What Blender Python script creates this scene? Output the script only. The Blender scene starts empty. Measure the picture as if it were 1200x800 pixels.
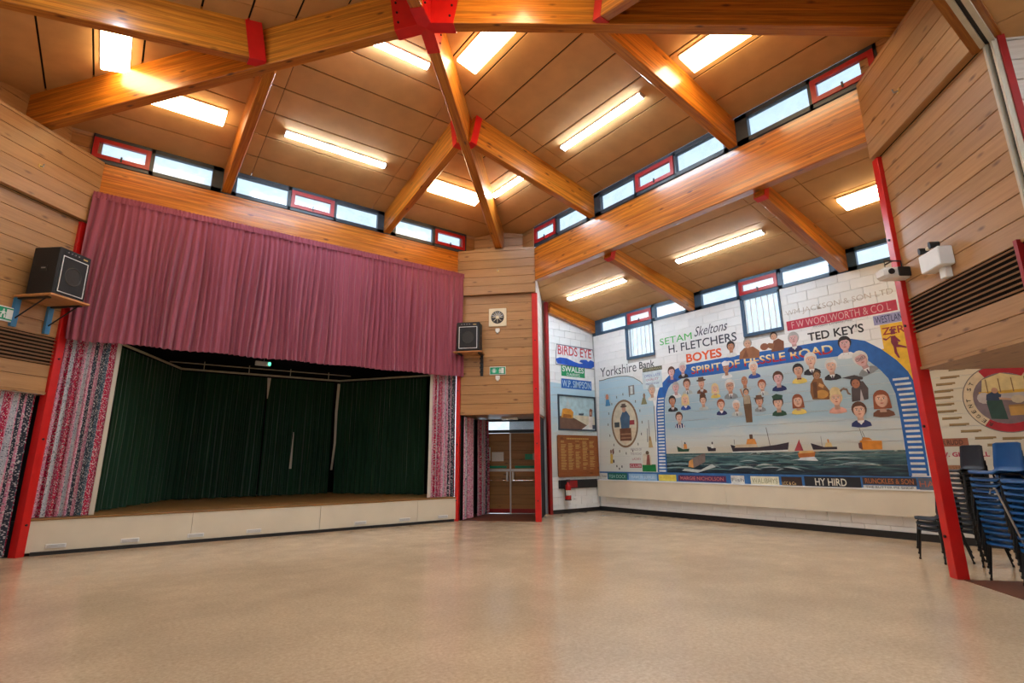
import bpy, bmesh, math, random
from mathutils import Matrix, Vector
random.seed(7)
PI = math.pi
S2 = math.sqrt(.5)
C = bpy.context.scene.collection

# ---------------------------------------------------------------- camera
cd = bpy.data.cameras.new('camera'); cam = bpy.data.objects.new('camera', cd); C.objects.link(cam)
cd.sensor_width = 36; cd.lens = 634.665/1200*36
cd.shift_x = 0.00275; cd.shift_y = -0.01635
cd.clip_start = .05
cr = Vector((0.806095, -0.591746, -0.006942)); cu = Vector((-0.137645, -0.198886, 0.970308)); cf = Vector((0.575557, 0.781205, 0.241772))
mt = Matrix((( cr.x, cu.x, -cf.x), (cr.y, cu.y, -cf.y), (cr.z, cu.z, -cf.z))).to_4x4()
mt.translation = (0, 0, 1.5)
cam.matrix_world = mt
bpy.context.scene.camera = cam

# ---------------------------------------------------------------- sky and exposure
w = bpy.data.worlds.new('sky'); bpy.context.scene.world = w; w.use_nodes = True
nt = w.node_tree; nt.nodes.clear()
tc = nt.nodes.new('ShaderNodeTexCoord'); sp = nt.nodes.new('ShaderNodeSeparateXYZ')
rp = nt.nodes.new('ShaderNodeValToRGB'); bg = nt.nodes.new('ShaderNodeBackground'); ow = nt.nodes.new('ShaderNodeOutputWorld')
nt.links.new(tc.outputs['Generated'], sp.inputs[0]); nt.links.new(sp.outputs['Z'], rp.inputs[0])
rp.color_ramp.elements[0].color = (.80, .90, 1, 1); rp.color_ramp.elements[0].position = .1
rp.color_ramp.elements[1].color = (.42, .62, .92, 1); rp.color_ramp.elements[1].position = .9
nt.links.new(rp.outputs[0], bg.inputs[0]); bg.inputs[1].default_value = 1.0
nt.links.new(bg.outputs[0], ow.inputs[0])
vs = bpy.context.scene.view_settings
vs.view_transform = 'Standard'; vs.look = 'None'; vs.gamma = 1; vs.use_curve_mapping = False
vs.exposure = 0.68
TUBE_POWER = 48.0
PANEL_POWER = 12.0

# ---------------------------------------------------------------- materials
MT = {}
def node(nt, t, **k):
    n = nt.nodes.new(t)
    for a, b in k.items():
        if a.startswith('i_'):
            key = a[2:]; key = int(key) if key.isdigit() else key.replace('_', ' ')
            n.inputs[key].default_value = b
        else: setattr(n, a, b)
    return n
def base(name, col=(.5, .5, .5), rough=.5, metal=0, spec=.5):
    m = bpy.data.materials.new(name); m.use_nodes = True
    b = m.node_tree.nodes['Principled BSDF']
    b.inputs['Base Color'].default_value = (*col, 1); b.inputs['Roughness'].default_value = rough
    b.inputs['Metallic'].default_value = metal; b.inputs['Specular IOR Level'].default_value = spec
    MT[name] = m
    return m, m.node_tree, b
def noisy(name, col, rough=.5, amt=.12, scale=6, metal=0, bump=0, stretch=None, spec=.5, rand=0):
    """plain surface with a procedural mottling (object coordinates)"""
    m, nt, b = base(name, col, rough, metal, spec); L = nt.links.new
    tc = node(nt, 'ShaderNodeTexCoord'); src = tc.outputs['Object']
    if stretch:
        mp = node(nt, 'ShaderNodeMapping'); mp.inputs['Scale'].default_value = stretch; L(src, mp.inputs[0]); src = mp.outputs[0]
    nz = node(nt, 'ShaderNodeTexNoise', i_Scale=scale, i_Detail=4.0); L(src, nz.inputs['Vector'])
    mr = node(nt, 'ShaderNodeMapRange', i_3=1-amt, i_4=1+amt); mr.inputs[1].default_value = .3; mr.inputs[2].default_value = .7
    L(nz.outputs[0], mr.inputs[0])
    hs = node(nt, 'ShaderNodeHueSaturation', i_Color=(*col, 1)); L(mr.outputs[0], hs.inputs['Value'])
    if rand:
        oi = node(nt, 'ShaderNodeObjectInfo'); r2 = node(nt, 'ShaderNodeMapRange', i_3=1-rand, i_4=1+rand); L(oi.outputs['Random'], r2.inputs[0])
        mu = node(nt, 'ShaderNodeMath', operation='MULTIPLY'); L(mr.outputs[0], mu.inputs[0]); L(r2.outputs[0], mu.inputs[1]); L(mu.outputs[0], hs.inputs['Value'])
    L(hs.outputs[0], b.inputs['Base Color'])
    if bump:
        bp = node(nt, 'ShaderNodeBump', i_Strength=bump, i_Distance=.01); L(nz.outputs[0], bp.inputs['Height']); L(bp.outputs[0], b.inputs['Normal'])
    return m
def wood(name, c1, c2, knot, rough=.45, lam=0, rand=.1, gz=14, coat=0):
    """timber with the grain along local X; lam = glue-line spacing for laminated beams"""
    m, nt, b = base(name, c1, rough); L = nt.links.new
    tc = node(nt, 'ShaderNodeTexCoord'); oi = node(nt, 'ShaderNodeObjectInfo')
    ad = node(nt, 'ShaderNodeVectorMath', operation='ADD'); L(tc.outputs['Object'], ad.inputs[0])
    sc = node(nt, 'ShaderNodeVectorMath', operation='SCALE'); 
    cmb = node(nt, 'ShaderNodeCombineXYZ')
    for i in range(3): L(oi.outputs['Random'], cmb.inputs[i])
    L(cmb.outputs[0], sc.inputs[0]); sc.inputs['Scale'].default_value = 37.0
    L(sc.outputs[0], ad.inputs[1])
    mp = node(nt, 'ShaderNodeMapping'); mp.inputs['Scale'].default_value = (.7, gz, gz); L(ad.outputs[0], mp.inputs[0])
    nz = node(nt, 'ShaderNodeTexNoise', i_Scale=1.6, i_Detail=5.0, i_Roughness=.6, i_Distortion=.6); L(mp.outputs[0], nz.inputs['Vector'])
    cr_ = node(nt, 'ShaderNodeValToRGB'); e = cr_.color_ramp.elements
    e[0].position = .32; e[0].color = (*c1, 1); e[1].position = .68; e[1].color = (*c2, 1); L(nz.outputs[0], cr_.inputs[0])
    col = cr_.outputs[0]
    # knots
    mk_ = node(nt, 'ShaderNodeMapping'); mk_.inputs['Scale'].default_value = (1.9, 5.5, 5.5); L(ad.outputs[0], mk_.inputs[0])
    vo = node(nt, 'ShaderNodeTexVoronoi', i_Scale=1.0); L(mk_.outputs[0], vo.inputs['Vector'])
    kr = node(nt, 'ShaderNodeMapRange'); kr.inputs[1].default_value = .06; kr.inputs[2].default_value = .17; kr.inputs[3].default_value = .85; kr.inputs[4].default_value = 0
    L(vo.outputs['Distance'], kr.inputs[0])
    mx = node(nt, 'ShaderNodeMix', data_type='RGBA'); L(kr.outputs[0], mx.inputs[0]); L(col, mx.inputs[6]); mx.inputs[7].default_value = (*knot, 1)
    col = mx.outputs[2]
    if lam:
        sx = node(nt, 'ShaderNodeSeparateXYZ'); L(tc.outputs['Object'], sx.inputs[0])
        dv = node(nt, 'ShaderNodeMath', operation='DIVIDE', i_1=lam); L(sx.outputs[2], dv.inputs[0])
        fr = node(nt, 'ShaderNodeMath', operation='FRACT'); L(dv.outputs[0], fr.inputs[0])
        fl = node(nt, 'ShaderNodeMath', operation='FLOOR'); L(dv.outputs[0], fl.inputs[0])
        wn = node(nt, 'ShaderNodeTexWhiteNoise', noise_dimensions='1D'); L(fl.outputs[0], wn.inputs['W'])
        lr = node(nt, 'ShaderNodeMapRange', i_3=.74, i_4=1.16); L(wn.outputs['Value'], lr.inputs[0])
        gt = node(nt, 'ShaderNodeMath', operation='GREATER_THAN', i_1=.06); L(fr.outputs[0], gt.inputs[0])
        g2 = node(nt, 'ShaderNodeMapRange', i_3=.72, i_4=1); L(gt.outputs[0], g2.inputs[0])
        mu = node(nt, 'ShaderNodeMath', operation='MULTIPLY'); L(lr.outputs[0], mu.inputs[0]); L(g2.outputs[0], mu.inputs[1])
        val = mu.outputs[0]
    else:
        lr = node(nt, 'ShaderNodeMapRange', i_3=1-rand, i_4=1+rand); L(oi.outputs['Random'], lr.inputs[0]); val = lr.outputs[0]
    hs = node(nt, 'ShaderNodeHueSaturation'); L(val, hs.inputs['Value']); L(col, hs.inputs['Color'])
    L(hs.outputs[0], b.inputs['Base Color'])
    b.inputs['Coat Weight'].default_value = coat; b.inputs['Coat Roughness'].default_value = .12
    bp = node(nt, 'ShaderNodeBump', i_Strength=.15, i_Distance=.004); L(nz.outputs[0], bp.inputs['Height']); L(bp.outputs[0], b.inputs['Normal'])
    return m
def glow(name, col, power):
    m, nt, b = base(name, (.8, .8, .8), .6)
    b.inputs['Emission Color'].default_value = (*col, 1); b.inputs['Emission Strength'].default_value = power
    return m

wood('beam', (.40, .095, .006), (.74, .265, .026), (.10, .02, .004), .30, lam=.045, coat=.35, gz=22)
wood('board', (.36, .175, .062), (.46, .245, .095), (.12, .045, .014), .40, rand=.12)
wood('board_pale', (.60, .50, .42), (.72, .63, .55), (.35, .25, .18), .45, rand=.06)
wood('stage_deck', (.26, .12, .035), (.34, .17, .05), (.1, .04, .01), .35)
wood('door_wood', (.28, .12, .03), (.36, .165, .045), (.09, .03, .01), .38, rand=.12)
wood('shelf_wood', (.40, .17, .05), (.52, .25, .08), (.2, .08, .02), .45)
wood('honours_wood', (.22, .06, .012), (.30, .09, .02), (.12, .03, .008), .35)
noisy('ceiling_panel', (.52, .275, .10), .75, .08, 3, rand=.05)
noisy('joint_dark', (.012, .008, .005), .9)
noisy('red_paint', (.62, .010, .008), .32, .08, 5, spec=.5)
noisy('red_dark', (.30, .006, .006), .4, .1, 5)
noisy('slate_frame', (.035, .05, .07), .4, .1, 8)
noisy('blue_frame', (.045, .10, .17), .4, .1, 8)
noisy('red_frame', (.42, .012, .015), .35, .1, 8)
noisy('black', (.010, .010, .012), .5, .2, 8)
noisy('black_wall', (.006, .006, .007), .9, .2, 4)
noisy('skirting_black', (.012, .012, .014), .4, .1, 4)
noisy('cream_paint', (.74, .66, .52), .5, .04, 2.2)
noisy('white_block', (.84, .84, .83), .55, .035, 3.5, bump=.1, rand=.03)
noisy('mortar', (.50, .49, .47), .8, .1, 9)
noisy('white_plastic', (.80, .80, .79), .35, .03, 5)
noisy('white_wall', (.72, .69, .63), .7, .04, 2)
noisy('cream_plastic', (.78, .68, .48), .4, .04, 6)
noisy('grey_metal', (.42, .42, .43), .3, .05, 12, metal=.9)
noisy('chrome', (.7, .7, .7), .15, .03, 10, metal=1)
noisy('navy_plastic', (.012, .016, .026), .42, .1, 7)
noisy('blue_plastic', (.012, .10, .30), .38, .06, 6, rand=.08)
noisy('leg_black', (.010, .010, .011), .35, .1, 20)
noisy('speaker_black', (.007, .007, .008), .6, .25, 60, bump=.3)
noisy('grille', (.014, .014, .015), .7, .4, 140, bump=.3)
noisy('speaker_cone', (.028, .025, .022), .6, .1, 20)
noisy('blue_bracket', (.05, .22, .42), .45, .1, 9)
noisy('green_sign', (.0, .28, .13), .4, .03, 9)
noisy('paper', (.75, .72, .66), .7, .04, 20)
noisy('louvre_brown', (.25, .13, .065), .5, .08, 5, stretch=(.3, 8, 8))
noisy('mat_redbrown', (.13, .035, .015), .5, .15, 5)
noisy('gold', (.62, .40, .12), .5, .05, 20)
noisy('extinguisher_red', (.55, .01, .01), .22, .04, 9)
noisy('track_cream', (.55, .48, .36), .4, .06, 6)
noisy('green_light', (.0, .5, .3), .4)
glow('tube_light', (.70, .86, 1.0), TUBE_POWER)
glow('panel_light', (1.0, .78, .44), PANEL_POWER)
glow('exit_glow', (.1, 1, .6), 1.2)

# vinyl floor: buff marbled sheet with scuffs
m, nt, b = base('vinyl', (.5, .4, .3), .24); L = nt.links.new
tc = node(nt, 'ShaderNodeTexCoord')
n1 = node(nt, 'ShaderNodeTexNoise', i_Scale=30.0, i_Detail=7.0, i_Roughness=.7, i_Distortion=.4); L(tc.outputs['Object'], n1.inputs['Vector'])
cr_ = node(nt, 'ShaderNodeValToRGB'); e = cr_.color_ramp.elements
e[0].position = .30; e[0].color = (.48, .335, .205, 1); e[1].position = .66; e[1].color = (.66, .49, .325, 1); L(n1.outputs[0], cr_.inputs[0])
n2 = node(nt, 'ShaderNodeTexNoise', i_Scale=.7, i_Detail=3.0); L(tc.outputs['Object'], n2.inputs['Vector'])
mr = node(nt, 'ShaderNodeMapRange', i_3=.90, i_4=1.08); mr.inputs[1].default_value = .35; mr.inputs[2].default_value = .65; L(n2.outputs[0], mr.inputs[0])
hs = node(nt, 'ShaderNodeHueSaturation'); L(cr_.outputs[0], hs.inputs['Color']); L(mr.outputs[0], hs.inputs['Value']); L(hs.outputs[0], b.inputs['Base Color'])
n3 = node(nt, 'ShaderNodeTexNoise', i_Scale=2.5, i_Detail=6.0, i_Roughness=.7); L(tc.outputs['Object'], n3.inputs['Vector'])
mr = node(nt, 'ShaderNodeMapRange', i_3=.10, i_4=.27); mr.inputs[1].default_value = .35; mr.inputs[2].default_value = .65; L(n3.outputs[0], mr.inputs[0]); L(mr.outputs[0], b.inputs['Roughness'])
bp = node(nt, 'ShaderNodeBump', i_Strength=.06, i_Distance=.01); L(n1.outputs[0], bp.inputs['Height']); L(bp.outputs[0], b.inputs['Normal'])

# window glass (frosted panes that pass the sky)
m, nt, b = base('glass'); L = nt.links.new
out = nt.nodes['Material Output']; nt.nodes.remove(b)
tr = node(nt, 'ShaderNodeBsdfTransparent'); tr.inputs[0].default_value = (.92, .96, .98, 1)
gl = node(nt, 'ShaderNodeBsdfGlossy', i_Roughness=.15); tl = node(nt, 'ShaderNodeBsdfTranslucent'); tl.inputs[0].default_value = (.75, .82, .9, 1)
m1 = node(nt, 'ShaderNodeMixShader', i_0=.06); L(tr.outputs[0], m1.inputs[1]); L(gl.outputs[0], m1.inputs[2])
m2 = node(nt, 'ShaderNodeMixShader'); tc = node(nt, 'ShaderNodeTexCoord'); nz = node(nt, 'ShaderNodeTexNoise', i_Scale=3.0); L(tc.outputs['Object'], nz.inputs['Vector'])
mr = node(nt, 'ShaderNodeMapRange', i_3=.02, i_4=.12); mr.inputs[1].default_value = .4; mr.inputs[2].default_value = .6; L(nz.outputs[0], mr.inputs[0]); L(mr.outputs[0], m2.inputs[0])
L(m1.outputs[0], m2.inputs[1]); L(tl.outputs[0], m2.inputs[2]); L(m2.outputs[0], out.inputs[0])

# flat print: colour taken from the 'paint' colour attribute, broken up a little like brushed paint
m, nt, b = base('paint', (.5, .5, .5), .5); L = nt.links.new
at = node(nt, 'ShaderNodeVertexColor', layer_name='paint'); tc = node(nt, 'ShaderNodeTexCoord')
nz = node(nt, 'ShaderNodeTexNoise', i_Scale=7.0, i_Detail=5.0); L(tc.outputs['Object'], nz.inputs['Vector'])
mr = node(nt, 'ShaderNodeMapRange', i_3=.88, i_4=1.12); mr.inputs[1].default_value = .35; mr.inputs[2].default_value = .65; L(nz.outputs[0], mr.inputs[0])
hs = node(nt, 'ShaderNodeHueSaturation'); L(at.outputs[0], hs.inputs['Color']); L(mr.outputs[0], hs.inputs['Value']); L(hs.outputs[0], b.inputs['Base Color'])

def ramp_paint(name, stops, axis, lo, hi, distort=0, scale=2, rough=.5, stretch=(1, 1, 1)):
    m, nt, b = base(name, (.5, .5, .5), rough); L = nt.links.new
    tc = node(nt, 'ShaderNodeTexCoord'); sx = node(nt, 'ShaderNodeSeparateXYZ'); L(tc.outputs['Object'], sx.inputs[0])
    mr = node(nt, 'ShaderNodeMapRange'); mr.inputs[1].default_value = lo; mr.inputs[2].default_value = hi; L(sx.outputs[axis], mr.inputs[0])
    v = mr.outputs[0]
    if distort:
        mp = node(nt, 'ShaderNodeMapping'); mp.inputs['Scale'].default_value = stretch; L(tc.outputs['Object'], mp.inputs[0])
        nz = node(nt, 'ShaderNodeTexNoise', i_Scale=scale, i_Detail=6.0, i_Roughness=.65, i_Distortion=.8); L(mp.outputs[0], nz.inputs['Vector'])
        sb = node(nt, 'ShaderNodeMath', operation='MULTIPLY_ADD'); sb.inputs[1].default_value = distort; sb.inputs[2].default_value = -distort/2; L(nz.outputs[0], sb.inputs[0])
        ad = node(nt, 'ShaderNodeMath', operation='ADD'); L(v, ad.inputs[0]); L(sb.outputs[0], ad.inputs[1]); v = ad.outputs[0]
    cr_ = node(nt, 'ShaderNodeValToRGB'); e = cr_.color_ramp.elements
    for i, (p_, c_) in enumerate(stops):
        el = e[i] if i < 2 else e.new(p_)
        el.position = p_; el.color = (*c_, 1)
    L(v, cr_.inputs[0]); L(cr_.outputs[0], b.inputs['Base Color'])
    return m
# object origin of the mural is at the foot of the wall: local x runs along it, z is height
ramp_paint('painted_sky', [(0, (.56, .52, .42)), (.25, (.52, .56, .54)), (.5, (.35, .50, .58)), (.75, (.40, .52, .58)), (1, (.50, .60, .62))], 2, 1.5, 3.6, .9, .8, stretch=(.5, 1, 1.4))
ramp_paint('painted_sea', [(0, (.006, .012, .025)), (.3, (.012, .035, .055)), (.55, (.04, .10, .11)), (.72, (.10, .18, .18)), (.85, (.02, .06, .06)), (1, (.38, .46, .42))], 2, 1.05, 1.80, 1.9, 3.2, stretch=(.55, 1, 5.5))
ramp_paint('painted_pale_blue', [(0, (.60, .62, .58)), (.4, (.66, .66, .58)), (.75, (.46, .62, .70)), (1, (.44, .62, .72))], 2, 1.0, 3.4, .5, .9)
ramp_paint('title_gradient', [(0, (.45, .01, .02)), (.32, (.45, .01, .02)), (.4, (.85, .45, .12)), (.7, (.85, .72, .35)), (1, (.80, .78, .62))], 2, 0, .205)
ramp_paint('annex_wall', [(0, (.62, .60, .52)), (.5, (.66, .62, .5)), (1, (.72, .63, .46))], 2, 1.4, 3.3, .6, 1.2)

def fabric(name, c1, c2, rough=.85, tint=None):
    m, nt, b = base(name, c1, rough, spec=.2); L = nt.links.new
    uv = node(nt, 'ShaderNodeUVMap', uv_map='cloth')
    mp = node(nt, 'ShaderNodeMapping'); mp.inputs['Scale'].default_value = (9, .4, 1); L(uv.outputs[0], mp.inputs[0])
    nz = node(nt, 'ShaderNodeTexNoise', i_Scale=1.0, i_Detail=3.0); L(mp.outputs[0], nz.inputs['Vector'])
    cr_ = node(nt, 'ShaderNodeValToRGB'); e = cr_.color_ramp.elements
    e[0].position = .3; e[0].color = (*c1, 1); e[1].position = .7; e[1].color = (*c2, 1); L(nz.outputs[0], cr_.inputs[0])
    L(cr_.outputs[0], b.inputs['Base Color'])
    b.inputs['Sheen Weight'].default_value = .3
    return m
fabric('maroon_cloth', (.27, .055, .085), (.37, .095, .14))
fabric('green_cloth', (.006, .034, .016), (.014, .058, .026))
fabric('lining', (.60, .56, .48), (.68, .64, .56))
# patterned curtain: vertical ribbons of small flowers in pink, white, grey-blue and wine
m, nt, b = base('floral_cloth', (.5, .4, .4), .85, spec=.2); L = nt.links.new
uv = node(nt, 'ShaderNodeUVMap', uv_map='cloth'); sx = node(nt, 'ShaderNodeSeparateXYZ'); L(uv.outputs[0], sx.inputs[0])
ml = node(nt, 'ShaderNodeMath', operation='MULTIPLY', i_1=11.0); L(sx.outputs[0], ml.inputs[0])
fl = node(nt, 'ShaderNodeMath', operation='FLOOR'); L(ml.outputs[0], fl.inputs[0])
wn = node(nt, 'ShaderNodeTexWhiteNoise', noise_dimensions='1D'); L(fl.outputs[0], wn.inputs['W'])
cr_ = node(nt, 'ShaderNodeValToRGB'); cr_.color_ramp.interpolation = 'CONSTANT'; e = cr_.color_ramp.elements
for i, (p_, c_) in enumerate([(0, (.42, .015, .06)), (.22, (.10, .16, .22)), (.42, (.60, .24, .34)), (.60, (.04, .05, .07)), (.72, (.45, .05, .12)), (.86, (.42, .45, .50))]):
    el = e[i] if i < 2 else e.new(p_)
    el.position = p_; el.color = (*c_, 1)
L(wn.outputs['Value'], cr_.inputs[0])
vo = node(nt, 'ShaderNodeTexVoronoi', i_Scale=42.0); L(uv.outputs[0], vo.inputs['Vector'])
kr = node(nt, 'ShaderNodeMapRange'); kr.inputs[1].default_value = .30; kr.inputs[2].default_value = .42; kr.inputs[3].default_value = 1; kr.inputs[4].default_value = 0
L(vo.outputs['Distance'], kr.inputs[0])
v2 = node(nt, 'ShaderNodeTexVoronoi', i_Scale=25.0); L(uv.outputs[0], v2.inputs['Vector'])
k2 = node(nt, 'ShaderNodeMapRange'); k2.inputs[1].default_value = .25; k2.inputs[2].default_value = .3; k2.inputs[3].default_value = .8; k2.inputs[4].default_value = 0
L(v2.outputs['Distance'], k2.inputs[0])
mx = node(nt, 'ShaderNodeMix', data_type='RGBA'); L(kr.outputs[0], mx.inputs[0]); L(cr_.outputs[0], mx.inputs[6]); mx.inputs[7].default_value = (.66, .62, .62, 1)
m3 = node(nt, 'ShaderNodeMix', data_type='RGBA'); L(k2.outputs[0], m3.inputs[0]); L(mx.outputs[2], m3.inputs[6]); m3.inputs[7].default_value = (.03, .035, .05, 1)
L(m3.outputs[2], b.inputs['Base Color'])

# ---------------------------------------------------------------- builders
def frame(o, x, y):
    x = Vector((*x, 0)).normalized(); y = Vector((*y, 0)).normalized(); m = Matrix.Identity(4)
    m.col[0] = (*x, 0); m.col[1] = (*y, 0); m.col[2] = (0, 0, 1, 0); m.col[3] = (*o, 1)
    return m
I4 = Matrix.Identity(4)
def tr(x, y, z): return Matrix.Translation((x, y, z))
def rz(a): return Matrix.Rotation(a, 4, 'Z')
# wall frames: local x to the viewer's right, local y into the wall, local z up
F_STAGE = frame((0, 12.5, 0), (1, 0), (0, 1))
F_MURAL = frame((12.38, 12.2, 0), (0, -1), (1, 0))
F_EAST = frame((8.97, 12.5, 0), (0, -1), (1, 0))
F_BAY = frame((0, 12.25, 0), (1, 0), (0, 1))
F_C = frame((7.5, 12.53, 0), (1, -1), (1, 1))
F_R = frame((8.97, 2.64, 0), (-1, -1), (1, -1))
F_L = frame((-2.43, 10.90, 0), (1, 1), (-1, 1))

class MB:
    def __init__(s): s.v = []; s.f = []; s.fm = []; s.fc = []
    def poly(s, pts, mi=0, col=None):
        i = len(s.v); s.v += [tuple(p) for p in pts]; s.f.append(tuple(range(i, i+len(pts)))); s.fm.append(mi); s.fc.append(col)
    def box(s, a, b, mi=0, m=None):
        (x0, y0, z0), (x1, y1, z1) = a, b
        p = [(x0,y0,z0),(x1,y0,z0),(x1,y1,z0),(x0,y1,z0),(x0,y0,z1),(x1,y0,z1),(x1,y1,z1),(x0,y1,z1)]
        if m: p = [tuple(m @ Vector(q)) for q in p]
        i = len(s.v); s.v += p
        for f in ((0,3,2,1),(4,5,6,7),(0,1,5,4),(1,2,6,5),(2,3,7,6),(3,0,4,7)):
            s.f.append(tuple(i+k for k in f)); s.fm.append(mi); s.fc.append(None)
        return s
    def bbox(s, a, b, c=.01, mi=0, m=None):
        """box with chamfered edges"""
        bm = bmesh.new(); bmesh.ops.create_cube(bm, size=1)
        sz = [b[i]-a[i] for i in range(3)]; ce = [(a[i]+b[i])/2 for i in range(3)]
        for v in bm.verts: v.co = Vector((v.co.x*sz[0]+ce[0], v.co.y*sz[1]+ce[1], v.co.z*sz[2]+ce[2]))
        bmesh.ops.bevel(bm, geom=bm.edges[:], offset=c, segments=1, affect='EDGES')
        s.add(bm, mi, m); return s
    def add(s, bm, mi=0, m=None):
        i = len(s.v); bm.verts.index_update()
        for v in bm.verts: s.v.append(tuple(m @ v.co) if m else tuple(v.co))
        for f in bm.faces: s.f.append(tuple(i+v.index for v in f.verts)); s.fm.append(mi); s.fc.append(None)
        bm.free()
    def tube(s, pts, r, n=8, mi=0, cap=True):
        pts = [Vector(p) for p in pts]; rings = []
        for k, p in enumerate(pts):
            d = (pts[min(k+1, len(pts)-1)]-pts[max(k-1, 0)]).normalized()
            a = Vector((0, 0, 1)) if abs(d.z) < .9 else Vector((1, 0, 0))
            u = d.cross(a).normalized(); v = d.cross(u)
            rr = r[k] if isinstance(r, (list, tuple)) else r
            rings.append([p+u*math.cos(2*PI*j/n)*rr+v*math.sin(2*PI*j/n)*rr for j in range(n)])
        i = len(s.v)
        for g in rings: s.v += [tuple(q) for q in g]
        for k in range(len(rings)-1):
            for j in range(n):
                s.f.append((i+k*n+j, i+k*n+(j+1)%n, i+(k+1)*n+(j+1)%n, i+(k+1)*n+j)); s.fm.append(mi); s.fc.append(None)
        if cap:
            s.f.append(tuple(i+j for j in range(n))[::-1]); s.fm.append(mi); s.fc.append(None)
            s.f.append(tuple(i+(len(rings)-1)*n+j for j in range(n))); s.fm.append(mi); s.fc.append(None)
        return s
    def mesh(s, name, mats):
        me = bpy.data.meshes.new(name); me.from_pydata(s.v, [], s.f)
        if isinstance(mats, str): mats = [mats]
        for m in mats: me.materials.append(MT[m])
        for p, k in zip(me.polygons, s.fm): p.material_index = k
        if any(c is not None for c in s.fc):
            ca = me.color_attributes.new('paint', 'FLOAT_COLOR', 'CORNER')
            for p, c in zip(me.polygons, s.fc):
                c = c or (.5, .5, .5)
                for li in p.loop_indices: ca.data[li].color = (*c, 1)
        me.update(); return me
def wm(o):
    m = o.matrix_basis.copy()
    return wm(o.parent) @ o.matrix_parent_inverse @ m if o.parent else m
def link(name, me, parent=None, m=I4, label=None, cat=None, group=None, kind=None, smooth=False):
    o = bpy.data.objects.new(name, me); C.objects.link(o)
    if parent: o.parent = parent; o.matrix_parent_inverse = wm(parent).inverted()
    o.matrix_basis = m
    if label: o['label'] = label
    if cat: o['category'] = cat
    if group: o['group'] = group
    if kind: o['kind'] = kind
    if smooth and me:
        for p in me.polygons: p.use_smooth = True
    return o
def thing(name, label, cat, m=I4, group=None):
    if isinstance(m, tuple): m = tr(*m)
    return link(name, None, None, m, label, cat, group)
def part(name, mb, mats, parent, m=I4, smooth=False, **k): return link(name, mb.mesh(name, mats), parent, m, smooth=smooth, **k)
def struct(name, mb=None, mats=None, m=I4): return link(name, mb.mesh(name, mats) if mb else None, None, m, kind='structure')
_bc = {}
def boxmesh(name, sx, sy, sz, mat, c=.0):
    """shared box mesh centred on its length and height, front face at y=0"""
    k = (name, round(sx, 3), round(sy, 3), round(sz, 3), mat, c)
    if k not in _bc:
        mb = MB()
        if c: mb.bbox((-sx/2, 0, -sz/2), (sx/2, sy, sz/2), c)
        else: mb.box((-sx/2, 0, -sz/2), (sx/2, sy, sz/2))
        _bc[k] = mb.mesh(name, mat)
    return _bc[k]
def piece(name, parent, F, x0, x1, z0, z1, y, t, mat, c=.006):
    """one board, block or panel on a wall frame"""
    return link(name, boxmesh(name, x1-x0, t, z1-z0, mat, c), parent, F @ tr((x0+x1)/2, y, (z0+z1)/2))
def clip(poly, a, b, c):
    """keep a*x+b*y <= c"""
    out = []
    for i, p in enumerate(poly):
        q = poly[(i+1) % len(poly)]; dp = a*p[0]+b*p[1]-c; dq = a*q[0]+b*q[1]-c
        if dp <= 0: out.append(p)
        if dp*dq < 0: t = dp/(dp-dq); out.append((p[0]+(q[0]-p[0])*t, p[1]+(q[1]-p[1])*t))
    return out
def prism(mb, pts, fn, t, mi=0):
    """pts (a,b) mapped by fn(a,b,h); h=0 lower face, h=t upper"""
    lo = [fn(a, b, 0) for a, b in pts]; hi = [fn(a, b, t) for a, b in pts]; n = len(pts)
    i = len(mb.v); mb.v += lo+hi
    mb.f.append(tuple(i+k for k in range(n))[::-1]); mb.f.append(tuple(i+n+k for k in range(n)))
    for k in range(n): mb.f.append((i+k, i+(k+1) % n, i+n+(k+1) % n, i+n+k))
    mb.fm += [mi]*(n+2); mb.fc += [None]*(n+2)
# ================================================================ THE SHELL
CX, CY = 3.35, 6.80                       # centre of the octagonal hall
fl = struct('floor', MB().box((-6, -3, -.1), (13, 18, 0)), 'vinyl')
# pod floors: darker red-brown sheet
for k, F in enumerate((F_C, F_R)):
    part('mat', MB().box((.1, .05 if k == 0 else .02, 0), (2.05, 1.95, .006)), 'mat_redbrown', fl, F)

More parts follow.
